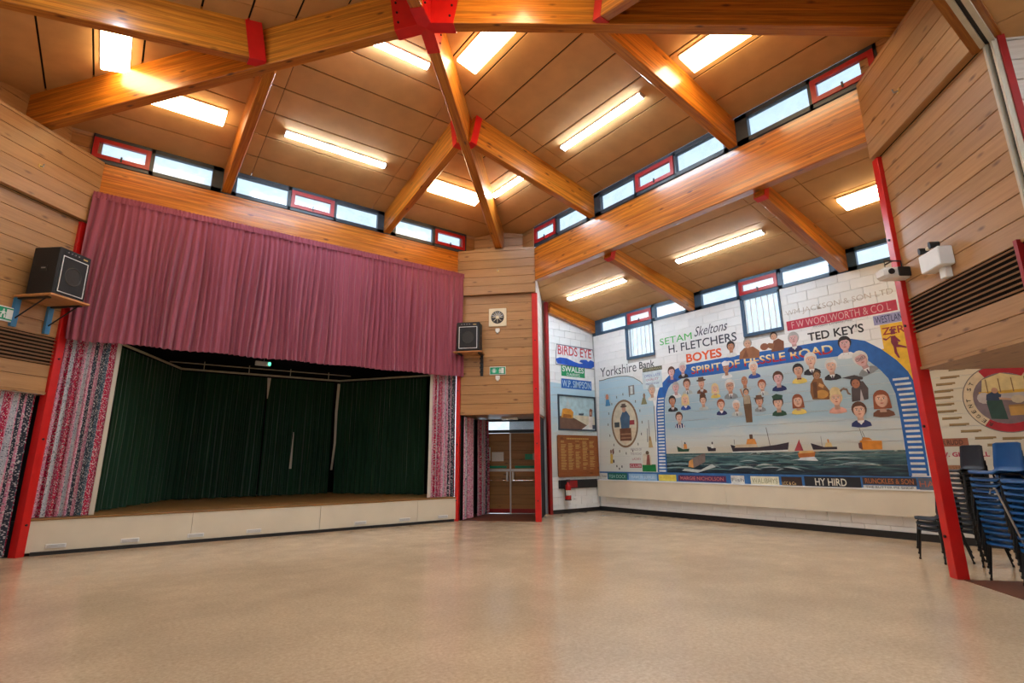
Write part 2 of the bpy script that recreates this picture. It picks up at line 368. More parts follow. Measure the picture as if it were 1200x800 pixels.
# ---- pods at the corners (timber-clad boxes carried above an opening)
def pod(name, F, louvre=None, side_r=None, side_l=None, y_in=0.0, back=2.05, L=2.12):
    """front cladding 2.70-5.94, proud fascia 5.94-7.25, set-back boards above"""
    mb = MB()
    mb.box((0, .04, 2.70), (L, .12, 7.22)); mb.box((.2, .40, 7.2), (L-.2, .46, 8.6)); mb.box((0, .04, 2.70), (.06, back, 7.22)); mb.box((L-.06, .04, 2.70), (L, back, 7.22))
    w = struct(name, mb, 'joint_dark', F)
    def boards(x0, x1, z0, z1, y, F2=F, h=.25, mat='board', t=.02):
        z = z0
        while z < z1-.02:
            zz = min(z+h, z1); piece('board', w, F2, x0, x1, z+.004, zz-.002, y, t, mat); z += h
    lz0, lz1 = 3.17, 3.66
    if louvre: boards(.07, L-.02, 2.70, lz0, .02); boards(.07, L-.02, lz1, 5.94, .02)
    else: boards(.07, L-.02, 2.69, 5.94, .02)
    boards(-.03, L+.03, 5.94, 7.25, -.09, t=.11)                         # proud fascia
    sf = MB().box((-.03, -.09, 7.245), (L+.03, .6, 7.262)); part('fascia_cap', sf, 'board', w, F)
    # upper set-back wall: short returns in the two hall planes and a diagonal
    a = .50
    boards(a*S2*1.0, L-a*S2*1.0, 7.26, 8.5, .33+.02, t=.05)
    for sgn in (0, 1):
        if sgn == 0: F3 = F @ tr(0, 0, 0) @ rz(PI/4)
        else: F3 = F @ tr(L, 0, 0) @ rz(-PI/4)
        boards(*((0, .52) if sgn == 0 else (-.52, 0)), 7.26, 8.3, 0, F3, t=.05)
    part('soffit', MB().box((0.0, .0, 2.66), (L, back, 2.70)), 'board', w, F)
    for sd in (side_l, side_r):
        if not sd: continue
        x = 0 if sd is side_l else L
        z = 2.70
        F2 = F @ tr(x, 0, 0) @ rz(PI/2 if sd is side_r else -PI/2)
        # local x of F2 runs into the pod depth for the right side
        x0, x1 = (.1, back) if sd is side_r else (-back, -.1)
        while z < 7.1:
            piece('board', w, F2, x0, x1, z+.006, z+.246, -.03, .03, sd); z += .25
    return w
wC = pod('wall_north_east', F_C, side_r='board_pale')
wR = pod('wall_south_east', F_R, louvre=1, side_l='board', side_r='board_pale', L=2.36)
wL = pod('wall_north_west', F_L, louvre=1, L=2.30)

def louvre(w, F, L):
    """warm-air grille: dark recess with projecting blades"""
    g = part('grille_recess', MB().box((.06, .05, 3.17), (L, .07, 3.66)), 'black', w, F)
    for k in range(8):
        z = 3.20+k*.062
        mb = MB(); c0 = Matrix.Rotation(.5, 4, 'X')
        mb.box((-(L-.06)/2, -.022, -.008), ((L-.06)/2, .022, .008))
        link('blade', _blade(L), g, F @ tr(.06+(L-.06)/2, .025, z) @ c0)
_bl = {}
def _blade(L):
    if L not in _bl: _bl[L] = MB().box((-(L-.06)/2, -.024, -.009), ((L-.06)/2, .024, .009)).mesh('blade', 'louvre_brown')
    return _bl[L]
louvre(wL, F_L, 2.22); louvre(wR, F_R, 2.12)
part('grille_end', MB().box((2.13, -.02, 3.15), (2.18, .06, 3.70)), 'red_dark', wR, F_R)
part('soffit_trim', MB().box((.9, .02, 2.655), (2.24, .06, 2.70)), 'white_plastic', wL, F_L)

# dark walls of the north-east lobby below its pod, and its back wall either side of the doors
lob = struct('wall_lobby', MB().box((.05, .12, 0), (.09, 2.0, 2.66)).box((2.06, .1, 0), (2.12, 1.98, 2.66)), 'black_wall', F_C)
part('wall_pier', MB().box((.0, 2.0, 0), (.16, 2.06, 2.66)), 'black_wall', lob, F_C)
struct('wall_gap', MB().box((10.44, 12.3, 0), (10.52, 14.2, 6.4)), 'white_wall')
# dark space behind the north-west pod
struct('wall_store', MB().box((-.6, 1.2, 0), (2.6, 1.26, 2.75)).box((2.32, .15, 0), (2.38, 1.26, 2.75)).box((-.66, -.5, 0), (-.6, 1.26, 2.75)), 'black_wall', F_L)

# ---- hall walls above the openings and out-of-view walls that close the building
struct('wall_west', MB().box((-2.6, 2.6, 0), (-2.4, 11.0, 8.4)), 'white_wall')
struct('wall_south_west', MB().box((-1.6, -.12, 0), (1.6, 0, 8.4)), 'white_wall', frame((-1.55, 1.85, 0), (-1, 1), (-1, -1)))
struct('wall_near_side', MB().box((-.8, .80, 5.94), (7.4, 1.09, 7.24)), 'beam')
struct('wall_near_top', MB().box((-.8, .95, 7.24), (7.4, 1.05, 8.0)), 'slate_frame')
struct('wall_south', MB().box((-3, -2.6, 0), (12.7, -2.4, 6.2)), 'white_wall')
struct('wall_near_west', MB().box((-1.7, -2.5, 0), (-1.5, 1.9, 6.2)), 'white_wall')
# near bay ceiling with its brown edge strip
nc = struct('ceiling_near_bay', MB().box((-3, -2.6, 6.02), (12.6, .84, 6.10)), 'joint_dark')
for i in range(5):
    for j in range(5):
        x0 = -1.6+i*2.9; x1 = x0+2.88; y1 = .83-j*.67; y0 = y1-.655
        if i == 4: x1 = 12.4
        link('ceiling_panel', MB().box((x0, y0, 5.985), (x1, y1, 6.015)).mesh('ceiling_panel', 'ceiling_panel'), nc)

# ---- main ceiling: four slopes of long fibreboard panels with dark open joints
ceil = struct('ceiling', MB(), 'joint_dark') if False else None
SL, ZC = .24, 9.20
bk = MB()
for k in range(4):
    a = k*PI/2; d = Vector((math.sin(a), math.cos(a))); l = Vector((math.cos(a), -math.sin(a)))
    q = [(l_, d_) for l_, d_ in ((0, 0), (5.66, 5.66), (-5.66, 5.66))]
    bk.poly([(CX+l.x*u+d.x*v, CY+l.y*u+d.y*v, ZC-SL*v+.05) for u, v in q])
ceil = struct('ceiling', bk, 'joint_dark')
def slope_fn(k):
    a = k*PI/2; d = Vector((math.sin(a), math.cos(a))); l = Vector((math.cos(a), -math.sin(a)))
    return lambda u, v, h: (CX+l.x*u+d.x*v, CY+l.y*u+d.y*v, ZC-SL*v+h)
ds = [5.74, 5.04, 4.37, 3.70, 3.03, 2.36, 1.69, 1.02, .35]
us = [-6, -1.95, -1.45, 1.45, 1.95, 6]
for k in range(4):
    fn = slope_fn(k)
    ds[0] = 5.72 if k == 0 else 5.63
    for i in range(len(ds)-1):
        for j in range(5):
            g = .012; u0, u1 = us[j]+g/2, us[j+1]-g/2; v0, v1 = ds[i+1]+.015, ds[i]-.015
            p = [(u0, v0), (u1, v0), (u1, v1), (u0, v1)]
            p = clip(p, 1, -1, 0); p = clip(p, -1, -1, 0) if p else p
            p = clip(p, 1, 1, 10.45) if p else p; p = clip(p, -1, 1, 10.45) if p else p
            if len(p) < 3: continue
            mb = MB(); prism(mb, p, fn, .02)
            link('ceiling_panel', mb.mesh('ceiling_panel', 'ceiling_panel'), ceil)

# ---- mural bay ceiling (one slope falling to the mural wall)
BS = .2
def bay_z(x): return 5.85+BS*(12.38-x)
bc = struct('ceiling_mural_bay', None)
mb = MB(); mb.poly([(9.1, -2.5, bay_z(9.1)+.05), (12.44, -2.5, bay_z(12.44)+.05), (12.44, 12.4, bay_z(12.44)+.05), (9.1, 12.4, bay_z(9.1)+.05)])
part('ceiling_backing', mb, 'joint_dark', bc)
xs = [12.40, 11.72, 11.05, 10.38, 9.71, 9.04]; ys = [1.0, 4.1, 4.6, 5.1, 7.95, 8.45, 8.95, 12.3]
for i in range(5):
    for j in range(len(ys)-1):
        mb = MB(); prism(mb, [(xs[i+1]+.01, ys[j]+.006), (xs[i]-.01, ys[j]+.006), (xs[i]-.01, ys[j+1]-.006), (xs[i+1]+.01, ys[j+1]-.006)], lambda x, y, h: (x, y, bay_z(x)+h), .02)
        link('ceiling_panel', mb.mesh('ceiling_panel', 'ceiling_panel'), bc)

# ---- mural wall and bay side wall: painted blocks
COURSE = .225
blk = struct('wall_mural', MB().box((.0-.02, .03, 0), (14.9, .25, 5.9)), 'mortar', F_MURAL)
# the wall is only 5.35 high below the glazing
bpy.data.objects.remove(blk)
mb = MB()
WIN = [(1.37, 2.42), (5.15, 6.14)]                     # lower windows, local x on the mural wall
zt = 5.36; zs = 4.38
xe = [-.05, WIN[0][0], WIN[0][1], WIN[1][0], WIN[1][1], 14.7]
mb.box((-.05, .02, 0), (14.7, .25, zs)); 
for a_, b_ in ((-.05, WIN[0][0]), (WIN[0][1], WIN[1][0]), (WIN[1][1], 14.7)): mb.box((a_, .02, zs), (b_, .25, zt))
blk = struct('wall_mural', mb, 'mortar', F_MURAL)
cand = []
for r in range(24):
    z0 = r*COURSE; z1 = z0+COURSE
    if z0 >= zt: break
    z1 = min(z1, zt)
    x = -.0 - (.225 if r % 2 else 0)
    while x < 14.6:
        a_, b_ = max(x, 0), min(x+.45, 14.65)
        segs = [(a_, b_)]
        if z1 > zs+.05:
            for (p0, p1) in WIN:
                ns = []
                for s0, s1 in segs:
                    if s1 <= p0 or s0 >= p1: ns.append((s0, s1)); continue
                    if s0 < p0: ns.append((s0, p0))
                    if s1 > p1: ns.append((p1, s1))
                segs = ns
        for s0, s1 in segs:
            if s1-s0 > .04: cand.append((s0, s1, z0, z1))
        x += .45
vis = [c for c in cand if c[3] > .95 and c[1] < 8.7]
vis.sort(key=lambda c: -c[0]-(.0 if c[2] < 3.9 else 4)); near = set(vis[:300])
rest = MB()
for c in cand:
    if c in near: piece('block', blk, F_MURAL, c[0]+.003, c[1]-.003, c[2]+.003, c[3]-.003, 0, .03, 'white_block', .002)
    else: rest.bbox((c[0]+.003, 0, c[2]+.003), (c[1]-.003, .03, c[3]-.003), .002)
part('block', rest, 'white_block', blk, F_MURAL, kind='stuff')
# bay side wall
bw = struct('wall_bay_side', None, None, F_BAY)
mb = MB(); mb.poly([(10.48, .02, 0), (12.4, .02, 0), (12.4, .02, bay_z(12.4)), (10.48, .02, bay_z(10.48))])
part('wall_core', MB().box((10.45, .03, 0), (12.44, .2, 5.9)), 'mortar', bw, F_BAY)
r = 0
while r*COURSE < 6.0:
    z0, z1 = r*COURSE+.003, (r+1)*COURSE-.003; x = 10.5-(.225 if r % 2 else 0)
    while x < 12.38:
        a_, b_ = max(x, 10.5)+.003, min(x+.45, 12.38)-.003
        if b_-a_ > .03: piece('block', bw, F_BAY, a_, b_, z0, z1, 0, .03, 'white_block', .002)
        x += .45
    r += 1
# skirtings and the boxed cream ledge
struct('baseboard_bay_side', MB().box((10.5, -.02, 0), (12.38, 0, .11)), 'skirting_black', F_BAY)
struct('baseboard_mural', MB().box((-.05, -.02, 0), (14.6, 0, .13)), 'skirting_black', F_MURAL)
struct('baseboard_stage', MB().box((-.72, -.03, 0), (7.42, 0, .06)), 'skirting_black', F_STAGE)
led = MB(); led.bbox((0.02, -.13, .42), (8.75, 0, .895), .008)
led = thing('wall_ledge', 'long boxed cream ledge running along the foot of the mural wall', 'ledge', F_MURAL)
for a_, b_ in ((.02, 4.30), (4.305, 8.75)):
    part('ledge_panel', MB().box((a_, -.13, .42), (b_, -.005, .885)), 'cream_paint', led, F_MURAL)
part('ledge_top', MB().box((0, -.145, .885), (8.77, -.002, .905)), 'white_plastic', led, F_MURAL)

# ---- clerestory glazing
wn_i = [0]
def strip(F, x0, x1, z0, z1, panes, fmat='slate_frame'):
    """panes: (x0, x1, kind) ; one framed strip of glazing per ceiling bay"""
    wn_i[0] += 1
    mb = MB(); y0, y1 = -.02, .08
    xs_ = [x0]+[p for q in panes for p in q[:2]]+[x1]
    mb.box((x0, y0, z0), (x1, y1, z0+.085)); mb.box((x0, y0, z1-.10), (x1, y1, z1))
    for i in range(0, len(xs_), 2): 
        if xs_[i+1]-xs_[i] > .005: mb.box((xs_[i], y0, z0), (xs_[i+1], y1, z1))
    wdw = struct('window_%d' % wn_i[0], None, None, F)
    part('window_frame', mb, fmat, wdw, F)
    for a, b, kind in panes:
        if kind == 'red':
            c = MB(); e = .085; zz0, zz1 = z0+.075, z1-.085
            c.box((a, -.045, zz0), (b, .03, zz0+e)); c.box((a, -.045, zz1-e), (b, .03, zz1)); c.box((a, -.045, zz0+e), (a+e, .03, zz1-e)); c.box((b-e, -.045, zz0+e), (b, .03, zz1-e))
            cs = part('casement', c, 'red_frame', wdw, F)
            part('pane', MB().box((a+e, .0, zz0+e), (b-e, .006, zz1-e)), 'glass', cs, F)
            part('catch', MB().box(((a+b)/2-.015, -.065, zz0+.02), ((a+b)/2+.015, -.045, zz0+.12)), 'black', cs, F)
        else:
            part('pane', MB().box((a, .03, z0+.085), (b, .036, z1-.10)), 'glass', wdw, F)
Z0, Z1 = 7.25, 7.84
strip(F_STAGE, -.97, 1.33, Z0, Z1, [(-.95, .0, 'red'), (.07, 1.14, 0)])
strip(F_STAGE, 1.55, 5.15, Z0, Z1, [(1.64, 2.74, 0), (2.81, 3.83, 'red'), (3.90, 4.98, 0)])
strip(F_STAGE, 5.36, 7.68, Z0, Z1, [(5.49, 6.59, 0), (6.66, 7.62, 'red')])
strip(F_EAST, 1.55, 3.70, Z0, Z1, [(1.58, 2.48, 'red'), (2.54, 3.62, 0)])
strip(F_EAST, 3.92, 7.50, Z0, Z1, [(4.12, 5.17, 0), (5.24, 6.27, 'red'), (6.32, 7.42, 0)])
strip(F_EAST, 7.71, 10.12, Z0, Z1, [(7.94, 9.05, 0), (9.11, 10.08, 'red')])
# dark end posts beside the roof beams, and the wall strip over the glazing
for F, x in ((F_STAGE, 1.45), (F_STAGE, 5.25), (F_EAST, 3.8), (F_EAST, 7.6)):
    struct('trim_1', MB().box((x-.12, .0, Z0), (x+.12, .1, Z1)), 'slate_frame', F)
strip(F_MURAL, .12, 3.62, 5.36, 5.86, [(.37, 1.40, 0), (1.50, 2.40, 'red'), (2.53, 3.55, 0)], 'blue_frame')
strip(F_MURAL, 3.86, 7.45, 5.36, 5.86, [(4.07, 5.08, 0), (5.17, 6.14, 'red'), (6.24, 7.29, 0)], 'blue_frame')
strip(F_MURAL, 7.65, 11.2, 5.36, 5.86, [(7.85, 8.85, 0), (8.95, 9.90, 'red'), (10.0, 11.0, 0)], 'blue_frame')
struct('trim_2', MB().box((-.05, .02, 5.36), (.12, .1, 6.0)), 'slate_frame', F_MURAL)
for x in (3.74, 7.55): struct('trim_3', MB().box((x-.12, .01, 5.36), (x+.12, .1, 5.95)), 'blue_frame', F_MURAL)
# lower windows with white vertical slats
for (a, b) in WIN:
    wn_i[0] += 1
    wdw = struct('window_%d' % wn_i[0], None, None, F_MURAL)
    mb = MB(); e = .075; mb.box((a, -.03, zs), (b, .06, zs+e)); mb.box((a, -.03, zs+e), (a+e, .06, zt)); mb.box((b-.04, -.03, zs+e), (b, .06, zt)); mb.box((a, -.03, zt-.05), (b, .06, zt+.02))
    part('window_frame', mb, 'blue_frame', wdw, F_MURAL)
    part('pane', MB().box((a+e, .05, zs+e), (b-.04, .056, zt-.05)), 'glass', wdw, F_MURAL)
    n = 6; wd = (b-.04-a-e)/n
    for k in range(n):
        x0 = a+e+k*wd
        piece('security_slat', wdw, F_MURAL, x0+.006, x0+.034, zs+e, zt-.05, .02, .015, 'white_plastic', 0)

# ================================================================ ROOF TIMBERS
def beam(label, p0, p1, w, h0, h1, bracket0=0, bracket1=0, bolts=True):
    """laminated beam from p0 to p1 (centre of its underside); depth h0 at p0, h1 at p1"""
    p0 = Vector(p0); p1 = Vector(p1); d = p1-p0; L = d.length
    x = d.normalized(); z = (Vector((0, 0, 1))-x*x.z).normalized(); y = z.cross(x)
    m = Matrix.Identity(4); m.col[0] = (*x, 0); m.col[1] = (*y, 0); m.col[2] = (*z, 0); m.col[3] = (*p0, 1)
    t = thing('roof_beam', label, 'beam', m, 'roof beams')
    del t['group']
    mb = MB(); e = .012
    prof = [(-w/2+e, 0), (w/2-e, 0), (w/2, e), (w/2, 1), (-w/2, 1), (-w/2, e)]
    a = [(0, py, pz*h0 if pz == 1 else pz) for py, pz in prof]; b = [(L, py, pz*h1 if pz == 1 else pz) for py, pz in prof]
    n = 6; mb.v = a+b; mb.f = [tuple(range(n))[::-1], tuple(range(n, 2*n))]+[(k, (k+1) % n, n+(k+1) % n, n+k) for k in range(n)]
    mb.fm = [0]*(n+2); mb.fc = [None]*(n+2)
    part('beam_timber', mb, 'beam', t, m)
    for s, ln, h in ((0, bracket0, h0), (1, bracket1, h1)):
        if not ln: continue
        x0, x1 = (0, ln) if s == 0 else (L-ln, L)
        k = MB(); q = .012
        k.box((x0, -w/2-q, -q), (x1, w/2+q, 0)); k.box((x0, -w/2-q, 0), (x1, -w/2, h-.02)); k.box((x0, w/2, 0), (x1, w/2+q, h-.02))
        br = part('steel_bracket', k, 'red_paint', t, m)
        if bolts and ln > .3:
            for sy in (-1, 1):
                for zz in (.12, .32, .52):
                    for xx in (x1-.08 if s == 0 else x0+.08,):
                        mm = m @ tr(xx, sy*(w/2+q), zz) @ Matrix.Rotation(-sy*PI/2, 4, 'X')
                        link('bolt', boltmesh(), br, mm)
    return t
_bolt = []
def boltmesh():
    if not _bolt: _bolt.append(MB().tube([(0, 0, 0), (0, 0, .02)], .018, 6).mesh('bolt', 'black'))
    return _bolt[0]
AP = 8.41
def hip(dx, dy, label, r0=0.0):
    s = 1/math.sqrt(2); e = 5.15
    p1 = (CX+dx*e, CY+dy*e, AP-.225*e); p0 = (CX+dx*r0, CY+dy*r0, AP-.225*r0)
    return beam(label, p0, p1, .20, .78, .78, bracket0=.50)
hip(1, 1, 'laminated hip beam running from the roof centre down to the timber corner between curtains and mural')
hip(-1, 1, 'laminated hip beam crossing the top left above the loudspeaker corner')
hip(1, -1, 'laminated hip beam running level across the top right of the hall')
hip(-1, -1, 'laminated hip beam coming overhead from the roof centre toward the viewer')
def sec(x0, y0, x1, y1, label, br=.15):
    d0 = max(abs(x0-CX), abs(y0-CY)); d1 = max(abs(x1-CX), abs(y1-CY))
    return beam(label, (x0, y0, AP-.225*1.9+.02), (x1, y1, 7.27), .18, .74, .60, bracket0=br, bolts=False)
q = 1.9; o = 2.02
sec(CX+q, CY+o, CX+q, 12.52, 'roof beam from the far hip down to the glazing over the right of the maroon curtain')
sec(CX-q, CY+o, CX-q, 12.52, 'roof beam from the left hip down to the glazing over the left of the maroon curtain', 0)
sec(CX+o, CY+q, 8.99, CY+q, 'roof beam from the far hip down to the glazing over the mural bay, nearer the corner')
sec(CX+o, CY-q, 8.99, CY-q, 'roof beam from the right hip down to the middle of the glazing over the mural bay', 0)
sec(CX-o, CY+q, -2.35, CY+q, 'roof beam crossing the top left corner with a red steel end plate', .26)
sec(CX+q, CY-o, CX+q, 1.1, 'short visible end of a roof beam with red steel plate at the top, right of centre')
# edge beams
beam('long laminated edge beam above the maroon stage curtain', (-.78, 12.6, 6.28), (7.5, 12.6, 6.28), .2, .965, .965)
eb = beam('long laminated edge beam spanning the opening to the mural bay', (9.07, 11.0, 6.285), (9.07, 2.66, 6.285), .2, .94, .94)
for y, lb in ((8.45, 'rafter of the mural bay resting beside the sign-painted lettering'), (4.62, 'rafter of the mural bay nearer the projector')):
    beam(lb, (9.17, y, 6.19), (12.36, y, 5.38), .19, bay_z(9.17)-6.19, .47, bracket0=.14, bolts=False)
beam('rafter lying along the white side wall of the mural bay', (10.45, 12.17, bay_z(10.45)-.38), (12.36, 12.17, bay_z(12.36)-.40), .14, .38, .40)

# ================================================================ RED STEEL POSTS
def post(label, F, x, y=-.04, top=5.93, s=.15, x2=None):
    t = thing('steel_post', label, 'post', F @ tr(x, y, 0))
    mb = MB(); mb.bbox((0, 0, 0), (s, .15, top), .006)
    part('post_tube', mb, 'red_paint', t, F @ tr(x, y, 0))
    for z in (.5, 1.9, 3.3, 4.6):
        link('bolt', boltmesh(), t, F @ tr(x+s/2, y, z) @ Matrix.Rotation(PI/2, 4, 'X'))
    return t
post('tall red steel post at the left edge of the stage', F_L, 2.14)
post('tall red steel post between the double doors and the mural bay', F_C, 2.04)
post('tall red steel post in front of the stacked chairs at the right', F_R, -.08)
post('slim red steel post at the right edge of the stage beside the patterned curtain', F_C, -.03, s=.10)
t = thing('steel_post', 'slim red steel post behind, at the corner of the white sign-painted wall', 'post', (10.42, 12.28, 0))
part('post_tube', MB().bbox((10.38, 12.20, 0), (10.48, 12.30, 6.1), .005) if False else MB().box((10.38, 12.20, 0), (10.48, 12.30, 6.2)), 'red_dark', t)

# folding-partition track framing the near side opening
tk = thing('partition_track', 'cream and black folding partition track at the top right corner', 'track', F_R @ tr(2.36, 0, 0))
mb = MB(); mb.box((-1.0, .95, 5.90), (7.28, 1.0, 5.945)); mb.box((-1.0, .86, 5.90), (7.28, .91, 5.945))
part('head_track', mb, 'track_cream', tk)
part('track_slot', MB().box((-1.0, .91, 5.925), (7.28, .95, 5.945)), 'black', tk)
mb = MB(); mb.box((2.37, -.02, 0), (2.40, .10, 5.92)); mb.box((2.45, .0, 0), (2.48, .1, 5.92))
part('jamb_track', mb, 'track_cream', tk, F_R)
part('jamb_slot', MB().box((2.40, .03, 0), (2.45, .1, 5.92)), 'black', tk, F_R)
part('jamb_trim', MB().box((2.485, .05, 0), (2.505, .12, 5.95)), 'red_dark', tk, F_R)
# ================================================================ CEILING LIGHTS
def light(label, pos, along, z_slope, L, W, kind, group=None):
    """pos = centre on the ceiling surface; along = unit vector of the length; z_slope = downhill unit vector (3D)"""
    x = Vector(along).normalized(); dn = Vector(z_slope).normalized(); z = x.cross(dn).normalized()
    if z.z < 0: z = -z
    y = z.cross(x)
    m = Matrix.Identity(4); m.col[0] = (*x, 0); m.col[1] = (*y, 0); m.col[2] = (*z, 0); m.col[3] = (*pos, 1)
    t = thing('ceiling_light', label, 'light', m)
    h = .07 if kind == 'tube' else .09
    part('housing', MB().box((-L/2, -W/2, -.035), (L/2, W/2, 0)), 'white_plastic' if kind == 'tube' else 'cream_plastic', t, m)
    mb = MB(); mb.bbox((-L/2+.015, -W/2+.008, -h), (L/2-.015, W/2-.008, -.036), .012)
    part('diffuser', mb, 'tube_light' if kind == 'tube' else 'panel_light', t, m)
    if kind == 'tube':
        part('end_cap', MB().box((-L/2, -W/2+.004, -h), (-L/2+.014, W/2-.004, -.034)), 'white_plastic', t, m)
        part('end_cap', MB().box((L/2-.014, -W/2+.004, -h), (L/2, W/2-.004, -.034)), 'white_plastic', t, m)
    return t
def cz(x, y): return ZC-SL*max(abs(x-CX), abs(y-CY))
DY, DX = (0, 1, -SL), (1, 0, -SL)
def lt(label, x, y, side, L, W, kind):
    al, dn = {'n': ((1, 0, 0), (0, 1, -SL)), 's': ((1, 0, 0), (0, -1, -SL)), 'e': ((0, 1, 0), (1, 0, -SL)), 'w': ((0, 1, 0), (-1, 0, -SL))}[side]
    light(label, (x, y, cz(x, y)), al, dn, L, W, kind)
lt('long tube light over the curtained stage, middle of its roof slope', 3.32, 10.88, 'n', 2.25, .15, 'tube')
lt('tube light just below the red central roof node', 3.12, 8.09, 'n', 1.9, .15, 'tube')
lt('wide warm light half hidden by the left hip beam above the stage', .35, 11.0, 'n', 1.5, .42, 'panel')
lt('wide warm light in the far corner left of the ridge beam', 6.42, 11.0, 'n', 1.45, .45, 'panel')
lt('long tube light between the two roof beams on the mural side', 7.36, 6.80, 'e', 2.25, .15, 'tube')
lt('short visible tube light in the far corner right of the ridge beam', 7.38, 9.95, 'e', 1.4, .14, 'tube')
lt('wide warm light right beside the red central roof node', 4.66, 6.75, 'e', 1.8, .45, 'panel')
lt('wide warm light at the top right above the glazing', 7.35, 3.95, 'e', 1.45, .45, 'panel')
lt('square-looking warm light at the top left above the crossing beams', -.73, 10.08, 'w', 1.1, .42, 'panel')
lt('unseen tube light added overhead on the left slope to brighten the hall', -.7, 6.8, 'w', 2.25, .15, 'tube')  # added out of view to raise the light level in the hall
lt('unseen tube light added overhead on the near slope to brighten the hall', 3.35, 2.75, 's', 2.25, .15, 'tube')  # extra tube outside the frame, added for brightness
lt('unseen wide warm light added overhead on the near slope to brighten the hall', 3.35, 5.1, 's', 1.5, .45, 'panel')  # extra warm fill outside the frame, added for brightness
for lb, y, L, W, kd in (('tube light over the mural between the two rafters', 6.48, 2.2, .15, 'tube'), ('tube light over the mural at its far left end', 10.35, 2.25, .15, 'tube'), ('wide warm light over the mural behind the right red post', 3.1, 1.5, .42, 'panel')):
    light(lb, (10.68, y, bay_z(10.68)), (0, 1, 0), (1, 0, -BS), L, W, kd)
for lb, x, y in (('unseen tube light added in the near bay, left, for brightness', 1.8, -.9), ('unseen tube light added in the near bay, right, for brightness', 5.4, -.9)):  # added fill lights behind the camera, never in view
    light(lb, (x, y, 5.985), (1, 0, 0), (0, 1, 0), 2.25, .15, 'tube')
# small lamp in the lobby over the doors
t = thing('lobby_light', 'small white ceiling lamp over the double doors', 'light', F_C @ tr(1.22, 1.2, 2.66))
part('diffuser', MB().box((1.0, 1.1, 2.60), (1.45, 1.3, 2.658)), 'white_plastic', t, F_C)

# ================================================================ CURTAINS
def curtain(path, z0, z1, folds, amp, seed, top_amp=.35, nz=10, gather=0, sub=7, hem=0.0):
    """pleated cloth sheet following a plan path [(x, y), ...]"""
    rnd = random.Random(seed); P = [Vector(p) for p in path]; seg = [(P[i+1]-P[i]).length for i in range(len(P)-1)]; T = sum(seg)
    n = max(8, folds*sub); ph = []; a = 0
    steps = [1+rnd.uniform(-.45, .55) for _ in range(n+1)]
    k = 0; phase = []; amps = []
    wl = [1+rnd.uniform(-.35, .35) for _ in range(folds+2)]; am = [rnd.uniform(.45, 1.15) for _ in range(folds+2)]; tot = sum(wl[:folds])
    def wave(u):
        s = u*tot; j = 0
        while j < folds-1 and s > wl[j]: s -= wl[j]; j += 1
        return math.sin(2*PI*s/wl[j])*am[j]+.25*math.sin(4*PI*s/wl[j]+j)
    def at(u):
        d = u*T
        for i, L in enumerate(seg):
            if d <= L or i == len(seg)-1:
                dr = (P[i+1]-P[i])/L; return P[i]+dr*d, Vector((dr.y, -dr.x))
            d -= L
    mb = MB(); uvs = []
    for j in range(nz+1):
        v = j/nz; z = z0+(z1-z0)*v
        A = amp*(top_amp+(1-top_amp)*min(1, (1-v)*2.2))
        for i in range(n+1):
            u = i/n; p, nr = at(u)
            sway = .012*math.sin(7*u+2.3*v+seed)
            q = p+nr*(wave(u+.004*math.sin(3*v+u*40))*A)
            zz = z+(hem*math.sin(u*37+seed) if j == 0 else 0)
            mb.v.append((q.x+sway*(1-v), q.y, zz)); uvs.append((u*T*1.6, v*(z1-z0)))
    for j in range(nz):
        for i in range(n):
            mb.f.append((j*(n+1)+i, j*(n+1)+i+1, (j+1)*(n+1)+i+1, (j+1)*(n+1)+i)); mb.fm.append(0); mb.fc.append(None)
    return mb, uvs
def drape(name, label, cat, cloth, path, z0, z1, folds, amp, seed, parent=None, **k):
    mb, uvs = curtain(path, z0, z1, folds, amp, seed, **k)
    me = mb.mesh(name, cloth); ul = me.uv_layers.new(name='cloth')
    for lp in me.loops: ul.data[lp.index].uv = uvs[lp.vertex_index]
    return link(name, me, parent, I4, label, cat, smooth=True)
# maroon valance with a gathered heading
vl = thing('stage_valance', 'deep pleated maroon curtain hanging across the top of the stage opening', 'curtain', (3.4, 12.38, 6.55))
drape('valance_cloth', None, None, 'maroon_cloth', [(-.80, 12.36), (3.3, 12.38), (7.56, 12.36)], 3.66, 6.50, 66, .068, 3, vl, hem=.012, nz=12)
drape('heading_ruffle', None, None, 'maroon_cloth', [(-.80, 12.35), (7.56, 12.35)], 6.44, 6.57, 130, .016, 5, vl, nz=2, top_amp=1, sub=5)
part('curtain_rail', MB().tube([(-1.0, 12.42, 6.5), (7.6, 12.42, 6.5)], .02, 6), 'white_plastic', vl)
# patterned curtains
lc = thing('patterned_curtain', 'floral striped curtain at the left side of the stage, standing on its edge', 'curtain', (-.4, 12.75, .6))
drape('curtain_cloth', None, None, 'floral_cloth', [(-.80, 12.62), (-.02, 12.62)], .60, 3.9, 7, .055, 11, lc, sub=9)
drape('lining_edge', None, None, 'lining', [(-.02, 12.62), (.05, 12.60)], .60, 3.9, 1, .01, 12, lc)
rc = thing('patterned_curtain', 'floral striped curtain at the right side of the stage, standing on its edge', 'curtain', (7.1, 12.75, .6))
drape('curtain_cloth', None, None, 'floral_cloth', [(6.80, 12.62), (7.50, 12.62)], .60, 3.9, 7, .055, 21, rc, sub=9)
drape('lining_edge', None, None, 'lining', [(6.70, 12.60), (6.80, 12.62)], .60, 3.9, 1, .01, 13, rc)
def L2(x, y): p = F_L @ Vector((x, y, 0)); return (p.x, p.y)
def C2(x, y): p = F_C @ Vector((x, y, 0)); return (p.x, p.y)
